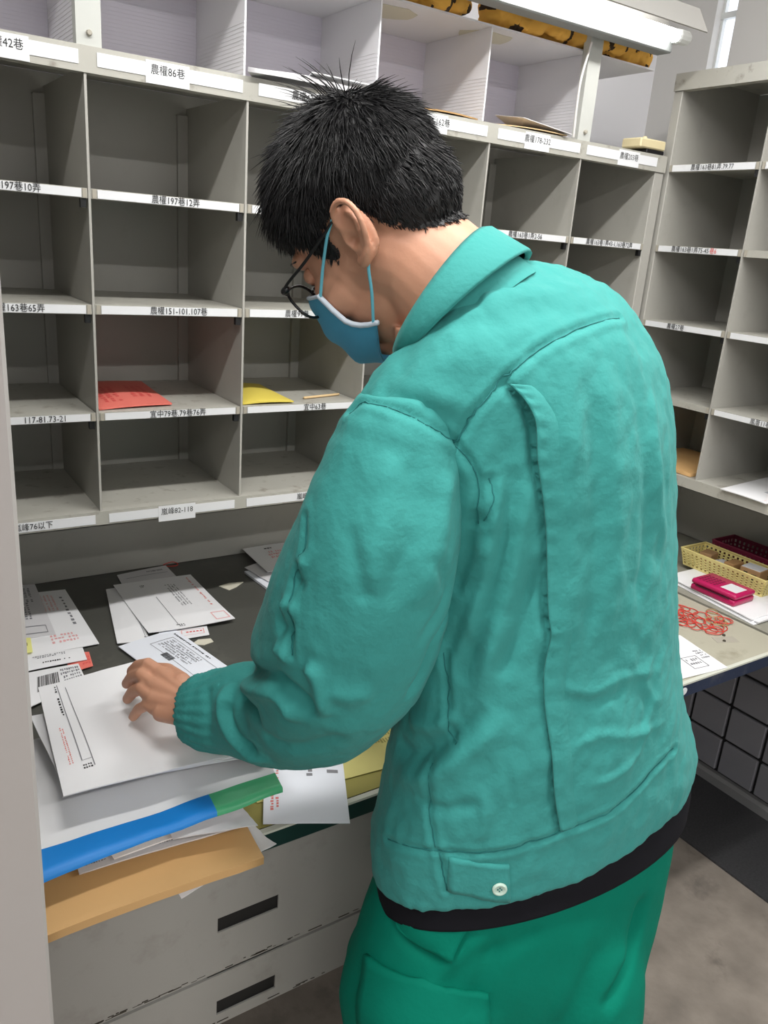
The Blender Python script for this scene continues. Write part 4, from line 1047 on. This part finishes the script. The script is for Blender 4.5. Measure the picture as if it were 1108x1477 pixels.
for s in (-1, 1):
    mpart('side_hem', sweep([H(mask_pt(s, t, 0.0012)) for t in np.linspace(0, 1, 9)], 0.0030 * HS, 8), M['mask_pale'], mk)
    c1 = mask_pt(s, 0.03, 0.002); c2 = mask_pt(s, 0.95, 0.002)
    lp = [c1, (s * .0690, .036, .003), (s * .0750, .006, .020), (s * .0740, -.012, .026), (s * .0720, -.026, .020), (s * .0710, -.030, .000), (s * .0720, -.020, -.020), (s * .0745, -.006, -.031), (s * .0700, .012, -.052), c2]
    mpart('ear_loop', sweep([H(p) for p in spline(lp, 5)], 0.0017 * HS, 8), M['loop'], mk)

# eyeglasses
gl = None
rims = []
for s in (-1, 1):
    c = np.array((s * .036, .108, -.006))
    pts = []
    for a in np.linspace(0, 2 * PI, 28, endpoint=False):
        ca, sa = math.cos(a), math.sin(a)
        e = 0.75
        x = .0270 * math.copysign(abs(ca) ** e, ca); z = .0215 * math.copysign(abs(sa) ** e, sa)
        pts.append(c + np.array((x, -0.10 * abs(c[0] + x) - 0.08 * z * -1 - 0.004, z)))
    rims.append((s, c, pts))
vf = []
for s, c, pts in rims: vf.append(Hs(sweep(pts + [pts[0]], 0.0017, 8, caps=False)))
vf.append(Hs(sweep(spline([(-.010, .102, .002), (0, .106, .006), (.010, .102, .002)], 4), 0.0018, 8)))
gl = mpart('eyeglasses', join(*vf), M['glasses'])
for s, c, pts in rims:
    n = len(pts); cc = sum(pts) / n
    mpart('lens', ([tuple(H(cc))] + [tuple(H(p)) for p in pts], [(0, i + 1, (i + 1) % n + 1) for i in range(n)]), M['lens'], gl)
    mpart('temple_arm', join(Hs(sweep(spline([(s * .0625, .0985, .010), (s * .0705, .0880, .0145), (s * .0745, .050, .0165), (s * .0765, .010, .021), (s * .0740, -.012, .0245), (s * .0735, -.034, .012)], 5), 0.0017, 8)),
                             Hs(E_((s * .0675, .0930, .0125), (.0048, .006, .0042), 12, 8))), M['glasses'], gl)
    mpart('nose_pad', Hs(E_((s * .011, .101, -.006), (.002, .004, .005), 10, 6)), M['lens'], gl)

# ---- jacket: torso, sleeves and shoulders as one skin, then folds and seams
T_R = [
    ((0.1535, -0.8442, 0.8125), (0.5632, -1.0324, 0.9133), (0.2086, -1.0455, 0.8655)),
    ((0.1516, -0.8345, 0.8649), (0.5633, -1.0289, 0.9537), (0.1987, -1.0458, 0.9430)),
    ((0.1620, -0.8332, 0.9493), (0.5264, -1.0177, 1.0457), (0.1944, -1.0453, 1.0479)),
    ((0.1762, -0.8329, 1.0376), (0.5029, -1.0036, 1.1358), (0.1947, -1.0372, 1.1477)),
    ((0.1750, -0.8344, 1.1269), (0.4858, -0.9937, 1.2265), (0.1932, -1.0332, 1.2343)),
    ((0.1655, -0.8448, 1.2118), (0.4681, -0.9885, 1.3046), (0.1880, -1.0274, 1.3192)),
    ((0.1457, -0.8490, 1.2945), (0.4601, -0.9812, 1.3725), (0.1756, -1.0249, 1.3995)),
    ((0.1161, -0.8521, 1.3634), (0.4543, -0.9582, 1.4517), (0.1635, -1.0142, 1.4691)),
    ((0.0784, -0.8664, 1.4222), (0.4387, -0.9358, 1.5125), (0.1604, -0.9976, 1.5209)),
    ((0.0829, -0.8746, 1.4731), (0.4007, -0.8969, 1.5763), (0.1618, -0.9722, 1.5546)),
    ((0.1102, -0.8708, 1.5128), (0.3262, -0.8795, 1.6041), (0.1669, -0.9344, 1.5780)),
    ((0.1341, -0.8643, 1.5378), (0.2580, -0.8605, 1.6149), (0.1618, -0.9142, 1.5879)),
]
arm_px = [(0.0752, -0.9174, 1.4233), (0.0673, -0.9193, 1.3832), (0.0584, -0.9186, 1.3221), (0.0556, -0.8975, 1.2431), (0.0551, -0.8620, 1.1560), (0.0477, -0.8177, 1.0792), (0.0271, -0.7711, 1.0332), (-0.0075, -0.7173, 1.0132), (-0.0388, -0.6853, 1.0014)]
arm_r = [.068, .077, .090, .103, .107, .093, .073, .061, .051]
LSH = ring_loft(T_R, 48, 2.0, 5)
sleeve_l = sweep(spline(arm_px, 4), list(np.interp(np.linspace(0, 8, 33), range(9), arm_r)), 28)
sh_cap = sweep([(0.1549, -0.8990, 1.4869), (0.1005, -0.9066, 1.4550), (0.0944, -0.9066, 1.4449)], [.060, .062, .060], 20)
arm_rr = [RS + np.array((-0.07, 0.0, 0.0)), RS + np.array((-0.02, 0.0, -0.03)), (RS * 0.6 + REl * 0.4), REl + np.array((0, -0.01, 0.02)), (REl * 0.45 + RWr * 0.55), RWr + (REl - RWr) * 0.12]
sleeve_r = sweep(spline(arm_rr, 4), list(np.interp(np.linspace(0, 5, 21), range(6), [.06, .074, .082, .076, .064, .048])), 22)
jk_me = remesh([LSH, sh_cap, sleeve_r], 0.0042, 14, 0.5)
sl_me = remesh([sleeve_l], 0.0042, 6, 0.5)

def poly_dist(v, line, reach):
    """distance of every vertex to a polyline, and where along it (0..1)"""
    best = np.full(len(v), 9.0); par = np.zeros(len(v))
    L = [np.array(p, float) for p in line if p is not None]
    if len(L) < 2: return best, par
    m = len(L) - 1
    for i in range(m):
        a, b = L[i], L[i + 1]; d = b - a; l2 = d @ d + 1e-12
        t = np.clip(((v - a) @ d) / l2, 0, 1)
        q = np.linalg.norm(v - (a + t[:, None] * d), axis=1)
        u = q < best; best = np.where(u, q, best); par = np.where(u, (i + t) / m, par)
    return best, par
def bvh_of(me, v=None):
    if v is None: v, _ = mesh_np(me)
    return BVHTree.FromPolygons([tuple(x) for x in v], [tuple(p.vertices) for p in me.polygons])
def snap(line, n=6, bvh=None, tol=0.030):
    L = [p for p in line if p is not None]
    L = [p for p in L if bvh.find_nearest(Vector(p))[3] < tol]
    if len(L) < 2: return []
    return [np.array(bvh.find_nearest(Vector(p))[0]) for p in spline(L, n)]
FOLDS = [  # line on the cloth, half-width, height (+ ridge, - valley)
    # deep crease from armpit down between sleeve and back
    ([(0.1277, -0.9968, 1.3702), (0.1362, -0.9791, 1.3209), (0.1293, -0.9703, 1.2620), (0.0987, -0.9805, 1.2190), (0.0894, -0.9684, 1.1727), (0.0782, -0.9686, 1.1453)], .010, -.006),
    # diagonal folds fanning from the armpit
    ([(0.1386, -1.0059, 1.4049), (0.1365, -1.0110, 1.3551), (0.1410, -0.9946, 1.2783), (0.1360, -0.9729, 1.1941)], .012, .006), ([(0.1510, -1.0099, 1.4194), (0.1571, -1.0080, 1.3361), (0.1541, -0.9980, 1.2362), (0.1410, -0.9850, 1.1597)], .010, -.005),
    ([(0.1675, -1.0205, 1.3990), (0.1633, -1.0215, 1.3247), (0.1555, -1.0154, 1.2274), (0.1484, -0.9975, 1.1425)], .012, .005), ([(0.1892, -1.0265, 1.3226), (0.1858, -1.0203, 1.2399), (0.1681, -1.0184, 1.1751)], .009, -.0045),
    ([(0.1362, -1.0041, 1.3223), (0.1363, -0.9808, 1.2404), (0.1307, -0.9640, 1.1734)], .008, -.004),
    # long soft vertical folds on the back panel
    ([(0.1995, -1.0175, 1.4961), (0.2095, -1.0392, 1.4077), (0.2204, -1.0449, 1.3090), (0.2240, -1.0491, 1.2201)], .016, .0035), ([(0.2280, -1.0156, 1.5091), (0.2435, -1.0369, 1.4114), (0.2563, -1.0474, 1.2961), (0.2526, -1.0545, 1.1904)], .012, -.003),
    ([(0.2627, -1.0091, 1.5216), (0.2656, -1.0410, 1.4406), (0.2813, -1.0547, 1.3353), (0.2910, -1.0579, 1.2354)], .014, .0035), ([(0.2999, -1.0058, 1.5280), (0.3166, -1.0320, 1.4349), (0.3376, -1.0413, 1.3227), (0.3333, -1.0548, 1.2430)], .011, -.003), ([(0.3406, -1.0109, 1.4908), (0.3467, -1.0418, 1.4037), (0.3874, -1.0364, 1.2965)], .010, .003),
    # creases across the lower back
    ([(0.2194, -1.0501, 1.1746), (0.2663, -1.0615, 1.1552), (0.3183, -1.0648, 1.1635), (0.3976, -1.0585, 1.1498)], .006, .0035), ([(0.2262, -1.0515, 1.1604), (0.2729, -1.0586, 1.1392), (0.3284, -1.0649, 1.1463)], .006, -.003),
    ([(0.2467, -1.0643, 1.0878), (0.2891, -1.0734, 1.0989), (0.3417, -1.0773, 1.0853), (0.4177, -1.0663, 1.0779)], .006, .0035), ([(0.2785, -1.0748, 1.0367), (0.3170, -1.0822, 1.0401), (0.3608, -1.0770, 1.0617), (0.3837, -1.0647, 1.1259)], .006, .0035), ([(0.3240, -1.0620, 1.1770), (0.3689, -1.0627, 1.1191), (0.3562, -1.0763, 1.0823)], .006, -.003),
    ([(0.3804, -1.0555, 1.1789), (0.3610, -1.0634, 1.1454), (0.4022, -1.0657, 1.1019)], .006, .003),
    # waist blousing near the left side
    ([(0.1224, -0.9003, 1.0360), (0.1284, -0.9465, 1.0473), (0.1442, -0.9803, 1.0881), (0.1580, -1.0106, 1.1401)], .013, -.007), ([(0.1143, -0.9093, 0.9939), (0.1165, -0.9781, 1.0409), (0.1431, -1.0132, 1.0902), (0.1791, -1.0286, 1.1338)], .014, .006), ([(0.1225, -0.9212, 1.0782), (0.1211, -0.9695, 1.0978), (0.1396, -0.9871, 1.1210)], .010, .005),
    ([(0.1748, -1.0306, 1.0866), (0.1848, -1.0385, 1.0466), (0.1925, -1.0421, 1.0129)], .006, -.003), ([(0.1554, -1.0187, 1.0434), (0.1618, -1.0309, 1.0019), (0.1615, -1.0255, 0.9636)], .007, .0025), ([(0.1135, -0.9607, 0.9991), (0.1315, -0.9917, 0.9996), (0.1613, -1.0284, 1.0195)], .008, -.003),
    # yoke: soft light ridges
    ([(0.1444, -0.9391, 1.5676), (0.1812, -0.9471, 1.5831), (0.2327, -0.9538, 1.5854)], .018, .003), ([(0.0548, -0.9217, 1.4827), (0.0736, -0.9665, 1.4837), (0.1108, -0.9864, 1.4726)], .012, .003), ([(0.1324, -0.9687, 1.5438), (0.1854, -0.9675, 1.5612), (0.2461, -0.9738, 1.5701)], .014, -.0025),
    # sleeve
    ([(0.0285, -0.9690, 1.4323), (0.0089, -0.9906, 1.3647), (0.0052, -0.9874, 1.2920)], .014, .003), ([(0.0529, -0.9794, 1.4400), (0.0404, -0.9974, 1.3629), (0.0229, -0.9993, 1.2789)], .014, -.003), ([(0.0923, -0.9874, 1.4111), (0.0746, -1.0088, 1.3552), (0.0542, -1.0029, 1.2744)], .014, .004), ([(-0.0075, -0.9672, 1.3589), (-0.0020, -0.9833, 1.3137), (0.0043, -0.9896, 1.2857)], .008, -.003), ([(0.0587, -1.0105, 1.3363), (0.0962, -0.9916, 1.2850), (0.0632, -0.9968, 1.2306)], .008, -.003),
    ([None, (-0.0513, -0.9059, 1.2585), (-0.0410, -0.9294, 1.2621)], .008, .005), ([None, (-0.0460, -0.8972, 1.2313), (-0.0424, -0.9300, 1.2338)], .010, -.005), ([None, (-0.0534, -0.9010, 1.2062), (-0.0418, -0.9234, 1.2064)], .009, .006), ([None, (-0.0366, -0.9133, 1.2916), (-0.0341, -0.9322, 1.2836)], .008, -.004), ([None, (-0.0376, -0.9178, 1.3163), (-0.0363, -0.9312, 1.3062)], .008, .004),
    # bunched folds at the elbow
    ([(-0.0037, -0.7278, 1.0827), (-0.0365, -0.8743, 1.1573), (-0.0254, -0.9113, 1.1603), (-0.0172, -0.9395, 1.1362)], .011, -.011), ([(-0.0245, -0.7540, 1.0784), (-0.0546, -0.8836, 1.1426), (-0.0478, -0.9163, 1.1400), (-0.0367, -0.9127, 1.1158)], .010, .008), ([(-0.0299, -0.7730, 1.0752), (-0.0327, -0.8143, 1.0834), (-0.0373, -0.8498, 1.0863)], .008, -.010),
    ([(-0.0460, -0.7592, 1.0599), (-0.0417, -0.7719, 1.0380), (-0.0327, -0.7908, 1.0205), (-0.0268, -0.8194, 1.0183)], .008, -.008), ([(-0.0316, -0.7375, 1.0714), (-0.0528, -0.7629, 1.0460), (-0.0411, -0.7958, 1.0100), (-0.0136, -0.8278, 1.0054)], .009, .007), ([(-0.0178, -0.9580, 1.1737), (-0.0005, -0.9717, 1.1684), (0.0289, -0.9786, 1.1726)], .012, .004), ([(-0.0332, -0.8463, 1.0603), (-0.0096, -0.8889, 1.0679), (0.0176, -0.9482, 1.1068)], .012, -.005), ([(-0.0460, -0.7027, 1.0564), (-0.0559, -0.7384, 1.0327), (-0.0600, -0.7402, 0.9936)], .007, -.005),
    ([(-0.0343, -0.9406, 1.2012), (-0.0320, -0.9557, 1.1883), (-0.0090, -0.9462, 1.1352)], .008, .007),
]
SEAMS = [  # stitched seams: a thin groove with raised lips
    [(0.0215, -0.9035, 1.4572), (0.0313, -0.9181, 1.4682), (0.0459, -0.9548, 1.4668), (0.0731, -0.9731, 1.4537), (0.1043, -0.9742, 1.4373), (0.1175, -0.9904, 1.4148), (0.1256, -0.9944, 1.3919), (0.1340, -0.9854, 1.3529)],
    [(0.1043, -0.9742, 1.4373), (0.1138, -0.9858, 1.4675), (0.1331, -0.9929, 1.4935), (0.1527, -0.9955, 1.5126), (0.1898, -0.9933, 1.5344), (0.2535, -0.9859, 1.5533), (0.3167, -0.9723, 1.5612), None],
    [(0.1009, -0.9307, 0.9208), (0.1223, -0.9877, 0.9395), (0.1597, -1.0205, 0.9455), (0.2026, -1.0454, 0.9552), (0.2522, -1.0623, 0.9703), (0.3047, -1.0781, 0.9838), (0.3511, -1.0781, 0.9963), (0.4098, -1.0722, 1.0226), (0.4448, -1.0650, 1.0277)],
    [(0.1341, -0.9636, 1.1882), (0.1358, -0.9696, 1.1546), (0.1315, -0.9805, 1.1149), (0.1437, -0.9841, 1.0849)], [(0.1244, -0.9724, 1.0516), (0.1234, -0.9777, 0.9926), (0.1256, -0.9920, 0.9454)],
    [(0.1310, -0.9957, 0.9380), (0.1366, -1.0003, 0.9065), (0.1423, -1.0035, 0.8836)],
    [(-0.0225, -0.9080, 1.3519), (-0.0304, -0.9212, 1.3239), (-0.0326, -0.9154, 1.2864), (-0.0417, -0.9200, 1.2416), (-0.0408, -0.9245, 1.2067)],
    [(0.1317, -1.0003, 1.4039), (0.1349, -1.0074, 1.3853), (0.1343, -1.0000, 1.3577)],
]
PLEAT = [(0.1447, -0.9933, 1.4967), (0.1586, -0.9985, 1.4842), (0.1697, -1.0097, 1.4629), (0.1746, -1.0138, 1.4301), (0.1816, -1.0245, 1.3951), (0.1923, -1.0255, 1.3589), (0.1988, -1.0291, 1.3222), (0.2083, -1.0322, 1.2565), (0.2116, -1.0398, 1.2285), (0.2105, -1.0387, 1.1907), (0.2145, -1.0477, 1.1410), (0.2256, -1.0568, 1.0879), (0.2363, -1.0618, 1.0301), (0.2510, -1.0662, 0.9797)]
def cloth(me, folds, seams, ruf=1.0, tol=0.014):
    v, n = mesh_np(me); bvh = bvh_of(me, v)
    disp = np.zeros(len(v))
    for i, p in enumerate(v):
        disp[i] = ruf * (0.0042 * noise.noise(Vector((p[0] * 15, p[1] * 15, p[2] * 5.5))) + 0.0024 * noise.noise(Vector((p[0] * 34 + 5, p[1] * 34, p[2] * 20))) + 0.0017 * noise.noise(Vector((p[0] * 70, p[1] * 70 + 3, p[2] * 45))))
    for line, w, h in folds:
        L = snap(line, bvh=bvh, tol=tol)
        d, t = poly_dist(v, L, w)
        disp = disp + (1.45 if w > .007 else 0.85) * h * np.clip(np.sin(np.clip(t, 0, 1) * PI) * 1.7, 0, 1) * np.exp(-(d / w) ** 2)
    lines = []
    for line in seams:
        L = snap(line, bvh=bvh, tol=tol)
        d, t = poly_dist(v, L, .01)
        disp = disp - 0.0024 * np.exp(-(d / .0036) ** 2) + 0.0014 * np.exp(-((d - .009) / .004) ** 2)
        if len(L) > 2: lines.append(L)
    return v, n, disp, lines
jv, jn, disp, jl = cloth(jk_me, FOLDS, SEAMS)
bvh0 = bvh_of(jk_me, jv)
LP = snap(PLEAT, bvh=bvh0, tol=0.03)
right_dir = np.array((1.0247, -0.2671, -0.0348)); right_dir /= np.linalg.norm(right_dir)
def openness(t): return np.clip(1.25 - np.abs(t - 0.16) / 0.16, 0, 1) + 0.8 * np.clip(1 - np.abs(t - 0.56) / 0.08, 0, 1)
if LP:
    d, t = poly_dist(jv, LP, .02)
    sg = np.array(LP)
    mid = sg[np.clip((t * (len(sg) - 1)).astype(int), 0, len(sg) - 1)]
    sgn = ((jv - mid) @ right_dir)
    disp = disp + np.where(d < .035, np.where(sgn > 0.002, 0.0012 * np.exp(-(d / .02) ** 2), -(0.0035 + 0.0075 * openness(t)) * np.exp(-(d / .008) ** 2)), 0)
jv2 = jv + jn * disp[:, None]
set_np(jk_me, jv2)
jacket = mpart('jacket', jk_me, M['teal'])
bvhj = bvh_of(jk_me, jv2)
if LP:
    # the back pleat: the centre panel's folded edge lies over the side panel and gapes
    CO = (0.0, 0.004, 0.009, 0.015, 0.022, 0.030)
    P_ = spline(LP[::3] + [LP[-1]], 4); nP = len(P_)
    top, low = [], []
    for i, p in enumerate(P_):
        t = i / (nP - 1); o_ = float(openness(np.array(t)))
        for k, c in enumerate(CO):
            q, nn, _, _ = bvhj.find_nearest(Vector(np.array(p) + right_dir * (c - 0.002)))
            q = np.array(q); nn = np.array(nn); f = 1 - k / (len(CO) - 1)
            base_n = np.array(bvh0.find_nearest(Vector(np.array(p) + right_dir * (0.012)))[1])
            ref = np.array(bvh0.find_nearest(Vector(np.array(p) + right_dir * (c - 0.002)))[0])
            h = (0.0030 + 0.0035 * o_) * f ** 0.8 + 0.0012 * f + (0.0009 * math.sin(i * 1.35) if k in (1, 2) else 0) - (0.0025 if k == len(CO) - 1 else 0)
            top.append(tuple((ref * min(1, f * 1.6) + q * (1 - min(1, f * 1.6))) + base_n * (h + 0.0012)))
            low.append(tuple(np.array(top[-1]) - base_n * (0.0022 if k < 4 else 0.0010)))
    m_ = len(CO); F = []; n0 = len(top)
    for i in range(nP - 1):
        for k in range(m_ - 1):
            a_ = i * m_ + k
            F.append((a_, a_ + 1, a_ + m_ + 1, a_ + m_)); F.append((n0 + a_, n0 + a_ + m_, n0 + a_ + m_ + 1, n0 + a_ + 1))
        a_ = i * m_; F.append((a_, a_ + m_, n0 + a_ + m_, n0 + a_))
    mpart('back_pleat', (top + low, F), M['teal'], jacket)
sv, sn, sd, sl = cloth(sl_me, FOLDS, SEAMS, 0.65)
# ribbed gathers at the cuff
wr_d = np.linalg.norm(sv - LW, axis=1)
sd = sd + np.where(wr_d < .085, 0.0018 * np.sin(np.arctan2((sv - LW) @ np.array((0.1116, 0.3046, 0.9459)), (sv - LW) @ np.array((0.5351, 0.7836, -0.3155))) * 24) * np.clip((.085 - wr_d) / .03, 0, 1), 0)
sv2 = sv + sn * sd[:, None]
set_np(sl_me, sv2)
sleeve = mpart('sleeve', sl_me, M['teal'], jacket)
bvhs = bvh_of(sl_me, sv2)
for lines, bv in ((jl, bvhj), (sl, bvhs)):
    for L in lines:
        P_ = []
        for p in L:
            q, nn, _, _ = bv.find_nearest(Vector(p)); P_.append(np.array(q) + np.array(nn) * 0.0001)
        mpart('seam', sweep(P_, 0.0008, 5, caps=False), M['teal_dark'], jacket)

def patch(outline_grid, thick, bvh, lift=0.0):
    """cloth patch laid on a surface: grid of points (rows of equal length) snapped to it"""
    G = [[np.array(p, float) for p in row] for row in outline_grid]
    nr, nc_ = len(G), len(G[0])
    V = []; N_ = []
    for row in G:
        for p in row:
            q, nn, _, _ = bvh.find_nearest(Vector(p)); V.append(np.array(q) + np.array(nn) * (lift)); N_.append(np.array(nn))
    n = len(V)
    top = [v + nn * thick for v, nn in zip(V, N_)]
    low = [v - nn * 0.003 for v, nn in zip(V, N_)]
    F = []
    for i in range(nr - 1):
        for j in range(nc_ - 1):
            a = i * nc_ + j
            F.append((a, a + 1, a + nc_ + 1, a + nc_)); F.append((n + a, n + a + nc_, n + a + nc_ + 1, n + a + 1))
    ring = [j for j in range(nc_)] + [i * nc_ + nc_ - 1 for i in range(1, nr)] + [(nr - 1) * nc_ + j for j in range(nc_ - 2, -1, -1)] + [i * nc_ for i in range(nr - 2, 0, -1)]
    for a, b in zip(ring, ring[1:] + ring[:1]): F.append((a, n + a, n + b, b))
    return [tuple(x) for x in top + low], F
def quad_grid(p00, p10, p11, p01, nu, nv):
    p00, p10, p11, p01 = (np.array(p, float) for p in (p00, p10, p11, p01))
    return [[(1 - u) * (1 - v) * p00 + u * (1 - v) * p10 + u * v * p11 + (1 - u) * v * p01 for u in np.linspace(0, 1, nu)] for v in np.linspace(0, 1, nv)]
TAB = [(0.1374, -1.0052, 0.9367), (0.1986, -1.0434, 0.9309), (0.2078, -1.0463, 0.8729), (0.1435, -1.0058, 0.8850)]
if all(p is not None for p in TAB):
    tabv, tabf = patch(quad_grid(*TAB, 14, 9), 0.0028, bvhj)
    mpart('waist_tab', (tabv, tabf), M['teal'], jacket)
    bpt = np.array((0.1914, -1.0402, 0.8974)); q, nn, _, _ = bvhj.find_nearest(Vector(bpt)); nn = np.array(nn); q = np.array(q) + nn * 0.003
    u_ = np.cross(nn, (0, 0, 1.0)); u_ /= np.linalg.norm(u_); w_ = np.cross(nn, u_)
    prof = [(0.0001, .0014), (.0050, .0014), (.0064, .0030), (.0080, .0032), (.0090, .0022), (.0090, 0.0)]
    V, F = [], []
    for r, h in prof:
        for k in range(24):
            a = 2 * PI * k / 24; V.append(tuple(q + nn * h + r * (math.cos(a) * u_ + math.sin(a) * w_)))
    for i in range(len(prof) - 1):
        for k in range(24): F.append((i * 24 + k, i * 24 + (k + 1) % 24, (i + 1) * 24 + (k + 1) % 24, (i + 1) * 24 + k))
    mpart('button', (V, F), M['button'], jacket)
    holes = [sweep([q + nn * .0012 + .0023 * (a * u_ + b * w_), q + nn * .0018 + .0023 * (a * u_ + b * w_)], .0010, 8) for a, b in ((1, 0), (-1, 0), (0, 1), (0, -1))]
    mpart('thread_holes', join(*holes), M['teal_dark'], jacket)

# collar: standing band that folds over
def collar_ring(c, a, b, seg=48, lift=0):
    return [np.array(c) + np.array(a) * math.cos(2 * PI * k / seg) + np.array(b) * math.sin(2 * PI * k / seg) for k in range(seg)]
c_in0 = ((0.1764, -0.8587, 1.5603), .092, 34); 
rA_c = np.array((0.1618, -0.8569, 1.5716)); rB_c = np.array((0.1886, -0.8690, 1.5616))
rA_a = np.array((0.0521, -0.0032, 0.0678)); rA_b = np.array((-0.0503, -0.0533, 0.0168))
rB_a = np.array((0.0683, -0.0084, 0.0570)); rB_b = np.array((-0.0574, -0.0676, 0.0201))
seg = 56
rows_ = []
low_c = rB_c + np.array((0.0190, -0.0130, -0.0128))
for cc, aa, bb in ((low_c, rB_a * 0.90, rB_b * 0.90), (rA_c + (rB_c - rA_c) * 0.4, rA_a * 0.95, rA_b * 0.95), (rA_c, rA_a * 0.97, rA_b * 0.97), (rA_c - np.array((0.0030, -0.0031, -0.0025)), rA_a * 1.01, rA_b * 1.01), (rA_c + np.array((0.0017, -0.0011, 0.0002)), rA_a * 1.06, rA_b * 1.06),
                   ((rA_c + rB_c) / 2, (rA_a + rB_a) / 2 * 1.07, (rA_b + rB_b) / 2 * 1.07), (rB_c, rB_a * 1.07, rB_b * 1.07), (rB_c + np.array((0.0023, -0.0022, -0.0017)), rB_a * 1.05, rB_b * 1.05), (rB_c, rB_a * 0.98, rB_b * 0.98)):
    rows_.append(collar_ring(cc, aa, bb, seg))
V = [tuple(p) for row in rows_ for p in row]
F = [(i * seg + k, i * seg + (k + 1) % seg, (i + 1) * seg + (k + 1) % seg, (i + 1) * seg + k) for i in range(len(rows_) - 1) for k in range(seg)]
mpart('collar', (V, F), M['teal'], jacket)

# black shirt showing between jacket and trousers
S_R = [((0.1534, -0.8628, 0.7818), (0.5526, -1.0444, 0.8653), (0.2172, -1.0460, 0.8314)), ((0.1545, -0.8518, 0.8109), (0.5600, -1.0349, 0.9078), (0.2165, -1.0399, 0.8612)), ((0.1613, -0.8379, 0.8730), (0.5496, -1.0155, 0.9637), (0.2126, -1.0354, 0.9290))]
mpart('shirt', ring_loft(S_R, 72, 2.0, 6), M['shirt'])

# trousers
P_R = [((0.1712, -0.8453, 0.8395), (0.5394, -1.0265, 0.9033), (0.2318, -1.0224, 0.8828)), ((0.1409, -0.8533, 0.7843), (0.5419, -1.0394, 0.8437), (0.2218, -1.0397, 0.8168)), ((0.1158, -0.8590, 0.7117), (0.5248, -1.0517, 0.7682), (0.2041, -1.0472, 0.7427)),
       ((0.0946, -0.8618, 0.6371), (0.5057, -1.0626, 0.6771), (0.1966, -1.0511, 0.6569)), ((0.1094, -0.8686, 0.5503), (0.4888, -1.0754, 0.5849), (0.2022, -1.0509, 0.5401))]
leg_l = sweep(spline([(0.1975, -0.9356, 0.6600), (0.2030, -0.9404, 0.5305), (0.235, -0.885, 0.46), (0.245, -0.885, 0.22), (0.25, -0.89, 0.045)], 4), list(np.interp(np.linspace(0, 4, 17), range(5), [.125, .122, .100, .090, .088])), 26)
leg_r = sweep(spline([(0.3803, -0.9813, 0.6982), (0.3839, -1.0115, 0.5658), (0.425, -0.945, 0.46), (0.445, -0.94, 0.22), (0.45, -0.945, 0.045)], 4), list(np.interp(np.linspace(0, 4, 17), range(5), [.125, .120, .100, .090, .088])), 26)
tr_me = remesh([ring_loft(P_R, 48, 2.0, 5), leg_l, leg_r], 0.0065, 8, 0.5)
tv, tn = mesh_np(tr_me)
bvht0 = BVHTree.FromPolygons([tuple(x) for x in tv], [tuple(p.vertices) for p in tr_me.polygons])
disp = np.array([0.0035 * noise.noise(Vector((p[0] * 14, p[1] * 14, p[2] * 6))) + 0.0014 * noise.noise(Vector((p[0] * 40, p[1] * 40, p[2] * 22))) for p in tv])
for line, w, h in [([(0.4313, -1.0798, 0.8094), (0.4094, -1.0861, 0.7294), (0.3472, -1.1102, 0.6778)], .012, -.012), ([(0.1932, -1.0270, 0.8140), (0.1456, -1.0120, 0.7630), (0.1063, -1.0009, 0.7050)], .012, .006), ([(0.2093, -1.0358, 0.8084), (0.1864, -1.0348, 0.7402), (0.1620, -1.0442, 0.7003)], .012, -.004), ([(0.2596, -1.0568, 0.8136), (0.2269, -1.0444, 0.7962), (0.1848, -1.0293, 0.7813)], .010, -.004), ([(0.3282, -1.0758, 0.8083), (0.3066, -1.0849, 0.7470), (0.2869, -1.0832, 0.6667)], .02, .004), ([(0.1219, -0.9126, 0.8208), (0.1253, -0.9617, 0.7827), (0.1478, -1.0072, 0.7741)], .010, -.006)]:
    d, t = poly_dist(tv, snap(line, bvh=bvht0), w)
    disp = disp + h * np.clip(np.sin(np.clip(t, 0, 1) * PI) * 1.8, 0, 1) * np.exp(-(d / w) ** 2)
tv2 = tv + tn * disp[:, None]
set_np(tr_me, tv2)
trousers = mpart('trousers', tr_me, M['trouser'])
bvht = BVHTree.FromPolygons([tuple(x) for x in tv2], [tuple(p.vertices) for p in tr_me.polygons])
def tpatch(name, grid, thick):
    if any(p is None for row in grid for p in row): return
    mpart(name, patch(grid, thick, bvht), M['trouser'], trousers)
Q = [(0.1206, -0.9086, 0.8158), (0.1785, -1.0120, 0.8221), (0.1544, -1.0153, 0.7772), (0.1179, -0.9484, 0.7856)]
if all(p is not None for p in Q): tpatch('pocket_flap', quad_grid(*Q, 12, 9), 0.008)
Q = [(0.0909, -0.9222, 0.7345), (0.1961, -1.0452, 0.7314), (0.1943, -1.0547, 0.6908), (0.0740, -0.9439, 0.6445)]
if all(p is not None for p in Q): tpatch('cargo_pocket', quad_grid(*Q, 14, 8), 0.007)
for x, y in ((.25, -.85), (.455, -.90)):
    sh = mpart('shoe', remesh([E_((x, y + .02, .045), (.048, .150, .045)), E_((x, y - .05, .065), (.045, .075, .055)), bbox(x - .046, x + .046, y - .12, y + .16, 0.0, 0.03, 0.012)], 0.008, 3), M['shoe'])
